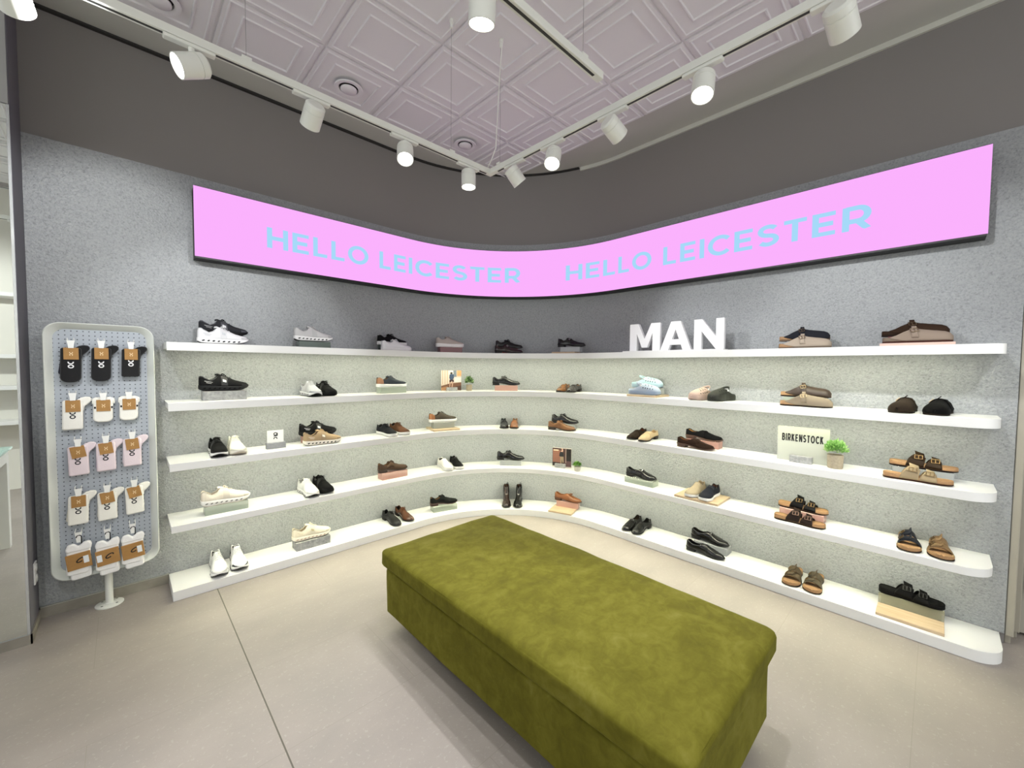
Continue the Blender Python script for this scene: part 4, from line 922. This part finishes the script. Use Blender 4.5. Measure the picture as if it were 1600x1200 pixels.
# ---- prints and name cards
def flat(b, pts, y, m): b.add([(x, y, z) for x, z in pts], [tuple(range(len(pts)))], m)
def rect(b, x0, z0, x1, z1, y, m): flat(b, [(x0,z0),(x1,z0),(x1,z1),(x0,z1)], y, m)
pm = lambda c: mat(c, .45, key='print_ink')
t = empty('photo_print', 'photo print of a bending person in blue by a curtain', 'print'); b = MB(); W_, H_ = .105, .205
b.box((-W_, -.002, .0), (W_, .002, H_), mat('#d9cdbf', .3, key='print_board')); b.build('backing', None, t, smooth=False)
b = MB(); rect(b, -W_, .004, W_, H_, -.0024, pm('#d9bfa6'))
for i in range(7): rect(b, -W_+.012*i, .065, -W_+.006+.012*i, H_, -.0026, pm('#c4a58e' if i % 2 else '#e6d3c0'))
flat(b, [(-W_, .004), (W_, .004), (W_, .085), (-.02, .072), (-W_, .05)], -.0028, pm('#8a5a3a')); flat(b, [(-W_, .004), (-.02, .004), (-.04, .045), (-W_, .03)], -.0030, pm('#b9824a'))
flat(b, [(.03, .02), (W_, .004), (W_, .05), (.05, .045)], -.0030, pm('#6e4630'))
rect(b, .02, .14, .055, H_, -.0030, pm('#7e8894')); rect(b, .06, .15, W_, H_, -.0030, pm('#d89a5a')); rect(b, .03, .085, W_, .135, -.0032, pm('#e6e2da')); rect(b, -.03, .16, .02, H_, -.0029, pm('#efe0cf'))
flat(b, [(-.018, .175), (-.002, .190), (.012, .185), (.014, .172), (.0, .168)], -.0036, pm('#3a2622'))
flat(b, [(-.022, .13), (-.018, .165), (.002, .172), (.024, .165), (.028, .13), (.012, .108), (-.012, .110)], -.0034, pm('#3f5578'))
flat(b, [(-.020, .110), (.024, .112), (.026, .088), (.010, .09), (.004, .10), (-.004, .088), (-.020, .086)], -.0038, pm('#4a2226'))
flat(b, [(-.020, .088), (-.006, .088), (-.012, .03), (-.024, .028)], -.0036, pm('#c4957a')); flat(b, [(.008, .09), (.020, .09), (.014, .024), (-.002, .022)], -.0036, pm('#d0a184'))
b.build('picture', None, t, smooth=False); put(t, 's2d', dd=.04)
t = empty('photo_print', 'photo print of a standing person by a brick wall', 'print'); b = MB(); W_, H_ = .10, .200
b.box((-W_, -.002, .0), (W_, .002, H_), mat('#d9cdbf', .3, key='print_board')); b.build('backing', None, t, smooth=False)
b = MB(); rect(b, -W_, .012, W_, H_-.004, -.0024, pm('#5a3a34'))
rect(b, -W_+.004, .05, -.015, H_-.02, -.0026, pm('#99604a'));
for i in range(7): rect(b, -W_+.006, .055+.018*i, -.02, .058+.018*i, -.0028, pm('#b07a5e'))
rect(b, -W_+.01, H_-.032, -.035, H_-.020, -.0030, pm('#e9c8a4')); rect(b, .045, .07, W_, H_-.006, -.0028, pm('#2b211a')); rect(b, .040, .05, .046, H_, -.0031, pm('#b59a8c')); rect(b, -W_, .012, .02, .045, -.0028, pm('#2b1f1c')); rect(b, .03, .012, W_, .07, -.0027, pm('#6a4a4c'))
flat(b, [(-.012, .19), (.01, .196), (.014, .17), (.004, .155), (-.010, .165)], -.0034, pm('#d8a890')); flat(b, [(-.014, .186), (0, .190), (-.002, .172), (-.016, .170)], -.0036, pm('#2b1c1a'))
flat(b, [(-.028, .12), (-.022, .155), (.0, .162), (.018, .155), (.020, .11), (-.018, .108)], -.0034, pm('#2b2f33')); flat(b, [(-.018, .110), (.018, .112), (.020, .05), (.008, .05), (.002, .09), (-.004, .035), (-.014, .035)], -.0036, pm('#a08a6c'))
b.build('picture', None, t, smooth=False); put(t, 's4f', dd=.04)
block('s2d', 'grey stone holder at the foot of the curtain photo print', M_CONC, .11, .035, .03, dd=.02, name='print_holder', cat='holder')
block('s4f', 'grey stone holder at the foot of the brick wall photo print', M_CONC, .11, .040, .03, dd=.02, ds=-.01, name='print_holder', cat='holder')
t = empty('name_card', 'small square white card with a black rotated logo, third shelf', 'card'); b = MB(); b.box((-.055, -.002, 0), (.055, .002, .135)); b.build('card', mat('#f0f0ee', .5, key='card'), t, smooth=False)
b = MB(); m = mat('#161616', .5, key='ink'); T = Matrix(((1,0,0,0),(0,0,1,-.0025),(0,1,0,.090),(0,0,0,1)))
for fn in (0,):
    for cx, cy, a0, a1 in ((0, .017, -90, 270), (0, -.018, -20, 200)):
        Lr, Rr = ribbon(arcp(cx, cy, .0105, .0095, a0, a1, 16), .0032); k_ = len(Lr); b.add([tuple(T @ q) for l, r in zip(Lr, Rr) for q in (l, r)], [(2*i, 2*i+1, 2*i+3, 2*i+2) for i in range(k_-1)], m)
    Lr, Rr = ribbon([(.0125, .003), (.0125, .024)], .0032); b.add([tuple(T @ q) for l, r in zip(Lr, Rr) for q in (l, r)], [(0,1,3,2)], m)
    Lr, Rr = ribbon([(-.0125, .002), (.0135, .002)], .003); b.add([tuple(T @ q) for l, r in zip(Lr, Rr) for q in (l, r)], [(0,1,3,2)], m)
b.build('logo', None, t, smooth=False); put(t, 's3b', dd=.01)
block('s3b', 'grey stone holder under the small white logo card', mat('#9a9ba0', .7, key='grey_stone', var=.08, bscale=60), .128, .045, .04, dd=-.0, name='print_holder', cat='holder')
t = empty('name_card', 'large frosted clear card lettered in black on the third shelf', 'card'); b = MB(); b.box((-.145, -.0025, 0), (.145, .0025, .235)); b.build('panel', m_acrylic('#d3d6c6', .72), t, smooth=False)
b = MB(); ln = text_mesh(MB(), 'BIRKENSTOCK', .050, .102, .20, lambda x, y, e: (x, y, 0), xs=.58)
text_mesh(b, 'BIRKENSTOCK', .050, .102, .20, lambda x, y, e: (-.118+x*.236/ln, -.0028-e*.4, .135+y), xs=.58); b.build('lettering', mat('#161616', .5, key='ink'), t, smooth=False); put(t, 's3j', dd=.02)
block('s3j', 'grey stone holder at the foot of the large frosted card', M_CONC, .125, .045, .035, dd=-.015, ds=0, name='print_holder', cat='holder')
# ---- word sign
TONE[0] = False
SM = [PL[k][1] for k in ('m0', 'm1', 'a0', 'a1', 'n0', 'n1')]
t = empty('word_sign', 'thick white block letters spelling a word on the top shelf', 'sign'); s_mid = (SM[0]+SM[5])/2
b = MB(); b.box((SM[0]-s_mid-.05, -.05, 0), (SM[5]-s_mid+.01, .05, .010)); b.build('base_plate', M_WHITE, t, smooth=False)
LET = {'M': [[(0,0),(0,1),(.29,1),(.5,.44),(.71,1),(1,1),(1,0),(.76,0),(.76,.64),(.59,.12),(.41,.12),(.24,.64),(.24,0)]],
 'A': [[(0,0),(.35,1),(.5,1),(.5,.72),(.385,.38),(.325,.19),(.265,0)], [(.5,1),(.65,1),(1,0),(.735,0),(.675,.19),(.615,.38),(.5,.72)], [(.325,.19),(.385,.38),(.615,.38),(.675,.19)]],
 'N': [[(0,0),(0,1),(.27,1),(.74,.42),(.74,1),(1,1),(1,0),(.75,0),(.26,.60),(.26,0)]]}
for ch, a, c in (('M', SM[0], SM[1]), ('A', SM[2], SM[3]), ('N', SM[4], SM[5])):
    b = MB()
    for poly in LET[ch]:
        n = len(poly); V = [(a-s_mid+x*(c-a), y, .010+z*.232) for y in (-.016, .016) for x, z in poly]
        b.add(V, [tuple(range(n)), tuple(range(2*n-1, n-1, -1))] + [(i, (i+1) % n, n+(i+1) % n, n+i) for i in range(n)])
    b.build('letter', mat('#f4f4f4', .4, key='letter_white'), t, smooth=False)
t.location = P(s_mid, .10, SH[1][0]+.0003); t.rotation_euler.z = -math.pi/2
# ---- potted plants
TONE[0] = True
def plant(label, key, r, h, fr, fh, pot, c1, c2, n, seed, taper=1.0, leaf=.02):
    rnd = random.Random(seed); t = empty('potted_plant', label, 'plant')
    b = MB(); b.lathe([(r*.92*taper, 0), (r*taper, .006), (r, h*.92), (r, h), (r*.86, h), (r*.84, h*.85), (.0, h*.85)], 24, None, None, True); b.build('pot', pot, t)
    b = MB(); m1, m2 = mat(c1, .5, key='leaf'), mat(c2, .5, key='leaf')
    for i in range(n):
        th = rnd.uniform(0, 2*math.pi); ph = math.acos(rnd.uniform(-.25, 1)); rr = rnd.uniform(.45, 1)
        c = Vector((fr*rr*math.sin(ph)*math.cos(th), fr*rr*math.sin(ph)*math.sin(th), h+fh*.35+fh*.6*rr*math.cos(ph)))
        d = (c-Vector((0, 0, h))).normalized(); u = d.cross(Vector((rnd.uniform(-1, 1), rnd.uniform(-1, 1), rnd.uniform(-1, 1)))).normalized(); s_ = leaf*rnd.uniform(.6, 1.2); nrm = u.cross(d)
        b.add([c-d*s_*.4, c+u*s_*.30+nrm*s_*.1, c+d*s_*.7, c-u*s_*.30+nrm*s_*.1], [(0,1,2), (0,2,3)], m1 if rnd.random() < .55 else m2)
    b.build('foliage', None, t, smooth=False); return put(t, key)
plant('small green plant in a round beige pot beside the curtain photo', 's2dp', .030, .062, .045, .085, mat('#b7a78a', .7, key='beige_pot'), '#4f7a3a', '#9dc27a', 420, 1)
plant('tiny bright green plant in a pale bowl beside the brick photo', 's4fp', .035, .045, .040, .05, mat('#c4beb0', .6, key='stone_bowl', var=.1, bscale=60), '#4f8a16', '#83c232', 380, 2, .8, .016)
plant('bright green bushy plant in a beige pot beside the frosted card', 's3jp', .042, .085, .062, .10, mat('#b3a58c', .7, key='fibre_pot', var=.12, bscale=90), '#7fc04a', '#b4e27e', 700, 3, .96)

# ================================================================ sock stand
TONE[0] = False
t = empty('sock_stand', 'white floor stand with tray-shaped perforated board for socks', 'stand', (-.09, 3.50, 0)); L = t.location
X0, X1, Z0, Z1 = -.322, .150, .232, 1.737
def rrect(ins, y, r=.075, n=7):
    r = max(.02, r-ins*.6); pts = []
    for cx, cz, a0 in ((X1-ins-r, Z1-ins-r, 0), (X0+ins+r, Z1-ins-r, 90), (X0+ins+r, Z0+ins+r, 180), (X1-ins-r, Z0+ins+r, 270)):
        for i in range(n+1):
            a = math.radians(a0+90*i/n); pts.append((cx+r*math.cos(a)-L.x, y-L.y, cz+r*math.sin(a)))
    return pts
b = MB(); b.rings([rrect(.03, 3.525), rrect(.004, 3.512), rrect(0, 3.470), rrect(.004, 3.467), rrect(.008, 3.470), rrect(.036, 3.508)], None, None, True, False)
b.v = b.v; b.build('tray', mat('#d3d6cf', .35, key='tray_white'), t, angle=60)
b = MB(); b.rings([rrect(.03, 3.5255), rrect(.03, 3.508)], None); b.build('perforated_board', M_PEG, t, smooth=False)
b = MB(); b.tube([(0, .03, .012), (0, .03, .50)], .019, 18); b.build('post', M_TRACK, t)
b = MB(); b.lathe([(.066, 0), (.066, .006), (.060, .009), (.024, .011), (.022, .016)], 32, None, Matrix.Translation((0, .03, 0))); b.build('foot_plate', M_TRACK, t)
for i in range(4):
    a = math.pi/4+i*math.pi/2; b = MB(); b.lathe([(.006, 0), (.006, .002), (.0, .003)], 10, None, Matrix.Translation((.047*math.cos(a), .03+.047*math.sin(a), .0095))); b.build('screw', M_CHROME, t)
CARD = mat('#a37a45', .7, key='kraft_card', var=.06, bscale=40); HANG = mat('#e9e9e4', .4, key='white_plastic')
def slab(b, pts, y0, y1, m=None):
    n = len(pts); b.add([(x, y, z) for y in (y0, y1) for x, z in pts], [tuple(range(n)), tuple(range(2*n-1, n-1, -1))]+[(i, (i+1) % n, n+(i+1) % n, n+i) for i in range(n)], m)
def xf(pts, a, cx=0, cz=0): c, s_ = math.cos(a), math.sin(a); return [(cx+(x-cx)*c-(z-cz)*s_, cz+(x-cx)*s_+(z-cz)*c) for x, z in pts]
def body(w, top, bot, r, lean=0, n=7):
    pts = [(-w+.004, top), (w-.004, top)]
    pts += [(w, top-.01)] + [(w-r+r*math.cos(a), bot+r+r*.8*math.sin(a)) for a in [-math.pi/2*i/n for i in range(n+1)]]
    pts += [(-w+r-r*math.sin(a), bot+r-r*.8*math.cos(a)) for a in [math.pi/2*i/n for i in range(n+1)]] + [(-w, top-.01)]
    return [(x+lean*(top-z), z) for x, z in pts]
def socks(x, z, label, c, kind, tilt=0, lean=0, back=None, grp=''):
    t = empty('sock_pack', label, 'socks', (x, 3.487 if kind != 'asics' else 3.456, z), 0, grp); m = mat(c, .9, key='sock_knit', bump=.6, bscale=420, sheen=.3)
    inkc = '#e9e9e9' if c < '#444444' else '#17181c'; ink = mat(inkc, .7, key='sock_ink')
    soft = [('BEVEL', dict(width=.008, segments=3, limit_method='ANGLE'))]
    if kind == 'asics':
        b = MB(); slab(b, body(.049, .085, -.085, .02, lean), -.018, .008); b.build('sock', m, t, mods=soft)
        b = MB(); slab(b, [(-.055, .075), (-.045, .10), (-.02, .105), (.0, .085), (.02, .105), (.045, .11), (.055, .09), (.05, .06), (-.05, .055)], -.022, .004); b.build('sock_fold', m, t, mods=soft)
        b = MB(); slab(b, xf(body(.044, -.05, -.115, .018, lean*2), tilt), -.014, .006); b.build('sock_toe', m, t, mods=soft)
        b = MB(); slab(b, xf([(-.051, -.046), (.051, -.046), (.051, .048), (-.051, .048)], tilt), -.0255, -.019); cd = b.build('paper_band', CARD, t, smooth=False, mods=[BEV(.002)])
        b = MB(); bi = mat('#111111', .6, key='ink')
        for rx, ry, a0, a1, off in ((.016, .011, 20, 330, 0),):
            Lr, Rr = ribbon([(px_+py_*.9, py_*1.2) for px_, py_ in arcp(.002, .006, rx*.8, ry, a0, a1, 16)], .0032)
            b.add([(q.x, -.0262, q.y) for l, r in zip(Lr, Rr) for q in (l, r)], [(2*i, 2*i+1, 2*i+3, 2*i+2) for i in range(len(Lr)-1)], bi)
        b.build('swirl_logo', None, cd, smooth=False)
        b = MB(); sx = .03 if 'middle' not in label else -.036; slab(b, xf([(sx-.011, -.018), (sx+.011, -.018), (sx+.011, .024), (sx-.011, .024)], tilt), -.0272, -.0262); b.build('price_sticker', mat('#e6e9ea', .5, key='sticker'), t, smooth=False)
        b = MB(); slab(b, [(-.016, .165), (.016, .165), (.011, .135), (.008, .105), (-.008, .105), (-.011, .135)], -.006, -.002); hg = b.build('hanger', HANG, t, smooth=False)
        b = MB(); Lr, Rr = ribbon([(-.010, .135), (-.006, .146), (.006, .148), (.012, .140), (.012, .085)], .0026); b.add([(q.x, -.0245 if False else -.0072, q.y) for l, r in zip(Lr, Rr) for q in (l, r)], [(2*i, 2*i+1, 2*i+3, 2*i+2) for i in range(len(Lr)-1)]); b.build('hook_print', mat('#151515', .6, key='ink'), hg, smooth=False)
    else:
        if back:
            b = MB(); slab(b, xf(body(.037, .03, -.125, .02, lean-.10), tilt*.6), -.002, .012); b.build('back_sock', mat(back, .9, key='sock_knit', bump=.6, bscale=420), t, mods=soft)
        bt = {'round': -.172, 'crew': -.140, 'low': -.105}[kind]
        b = MB(); slab(b, xf(body(.0425, .036, bt, .036 if kind == 'round' else (.030 if kind == 'low' else .012), lean), tilt*.3), -.020, .004); b.build('sock', m, t, mods=soft)
        b = MB()
        if kind == 'low': slab(b, [(-.048, .045), (-.030, .052), (.030, .052), (.050, .042), (.050, .01), (-.050, .01)], -.010, .006)
        else: slab(b, [(.015, .036), (.030, .048), (.050, .054), (.068, .052), (.076, .042), (.074, .028), (.062, .012), (.046, -.004), (.042, -.03), (.02, -.03)], -.012, .006)
        b.build('sock_toe', m, t, mods=soft)
        if kind != 'low':
            b = MB(); zc = -.052 if kind != 'round' else -.062
            for cx, cy, a0, a1 in ((0, -.010, -100, 260), (0, .014, -200, 20)):
                Lr, Rr = ribbon(arcp(cx, cy, .010, .0085, a0, a1, 14), .0028)
                b.add([(q.x+lean*.09, -.0207, zc+q.y) for l, r in zip(Lr, Rr) for q in (l, r)], [(2*i, 2*i+1, 2*i+3, 2*i+2) for i in range(len(Lr)-1)], ink)
            b.build('knit_logo', None, t, smooth=False)
        else:
            b = MB()
            for sx in (-.036, .036): b.add([(sx-.004, -.0208, -.016), (sx+.004, -.0208, -.016), (sx+.004, -.0208, -.004), (sx-.004, -.0208, -.004)], [(0,1,2,3)], ink)
            b.build('knit_logo', None, t, smooth=False)
        b = MB(); slab(b, xf([(-.030, -.032), (.030, -.032), (.030, .036), (-.030, .036)], tilt), -.0245, -.0222); cd = b.build('header_card', CARD, t, smooth=False)
        b = MB(); lm = mat('#e2c9a0', .6, key='card_print')
        for cx, cy, a0, a1 in ((0, -.005, -60, 240), (0, .0085, -210, 30)):
            Lr, Rr = ribbon(arcp(cx, cy, .006, .0055, a0, a1, 10), .0015); b.add([(q.x, -.0250, q.y) for l, r in zip(Lr, Rr) for q in (l, r)], [(2*i, 2*i+1, 2*i+3, 2*i+2) for i in range(len(Lr)-1)], lm)
        b.build('card_logo', None, cd, smooth=False)
        b = MB(); slab(b, [(-.017, .078), (.017, .078), (.013, .058), (.011, .034), (-.011, .034), (-.013, .058)], -.027, -.024); b.build('hanger', HANG, t, smooth=False)
    hz = .080 if kind != 'asics' else .168
    b = MB()
    for sx in (-.013, .013): b.tube([(sx, .020 if kind != 'asics' else .050, hz+.006), (sx, -.026, hz), (sx, -.030, hz+.012)], .0016, 6)
    b.build('wire_hook', HANG, t); return t
rows = [('top', 'black socks with brown card', '#0b0b0e', 'round', ['#15172b', None, None]), ('second', 'white low socks with brown card', '#ebe9e0', 'low', [None]*3),
        ('third', 'pale pink socks with brown card', '#e3d4d8', 'crew', ['#a99fb5', '#a99fb5', '#d9cfd6']), ('fourth', 'cream socks with brown card', '#eceae0', 'crew', ['#d9d6c8', '#e2dfd2', '#c9c5b4']), ('bottom', 'white socks in brown paper band', '#f0efec', 'asics', [None]*3)]
cols = ('left', 'middle', 'right')
for r_, (rn, what, c, kd, backs) in enumerate(rows):
    for c_ in range(3):
        x, z = SOCK[r_][c_]; kk = kd
        if r_ == 1 and c_ == 0: kk = 'crew'
        if r_ == 0 and c_ == 2: kk = 'crew'
        tl = [0, 0, -.12, -.10, -.14][r_]*(-1) if r_ != 3 else (.0, .12, .2)[c_]
        if r_ == 2: tl = (.16, .12, .1)[c_]
        if r_ == 4: tl = .10
        if r_ == 2 and c_ == 1: x += .003
        socks(x, z, '%s in the %s row of the stand, %s' % (what, rn, cols[c_]), c, kk, tl, -.03, backs[c_], 'sock packs on the stand')
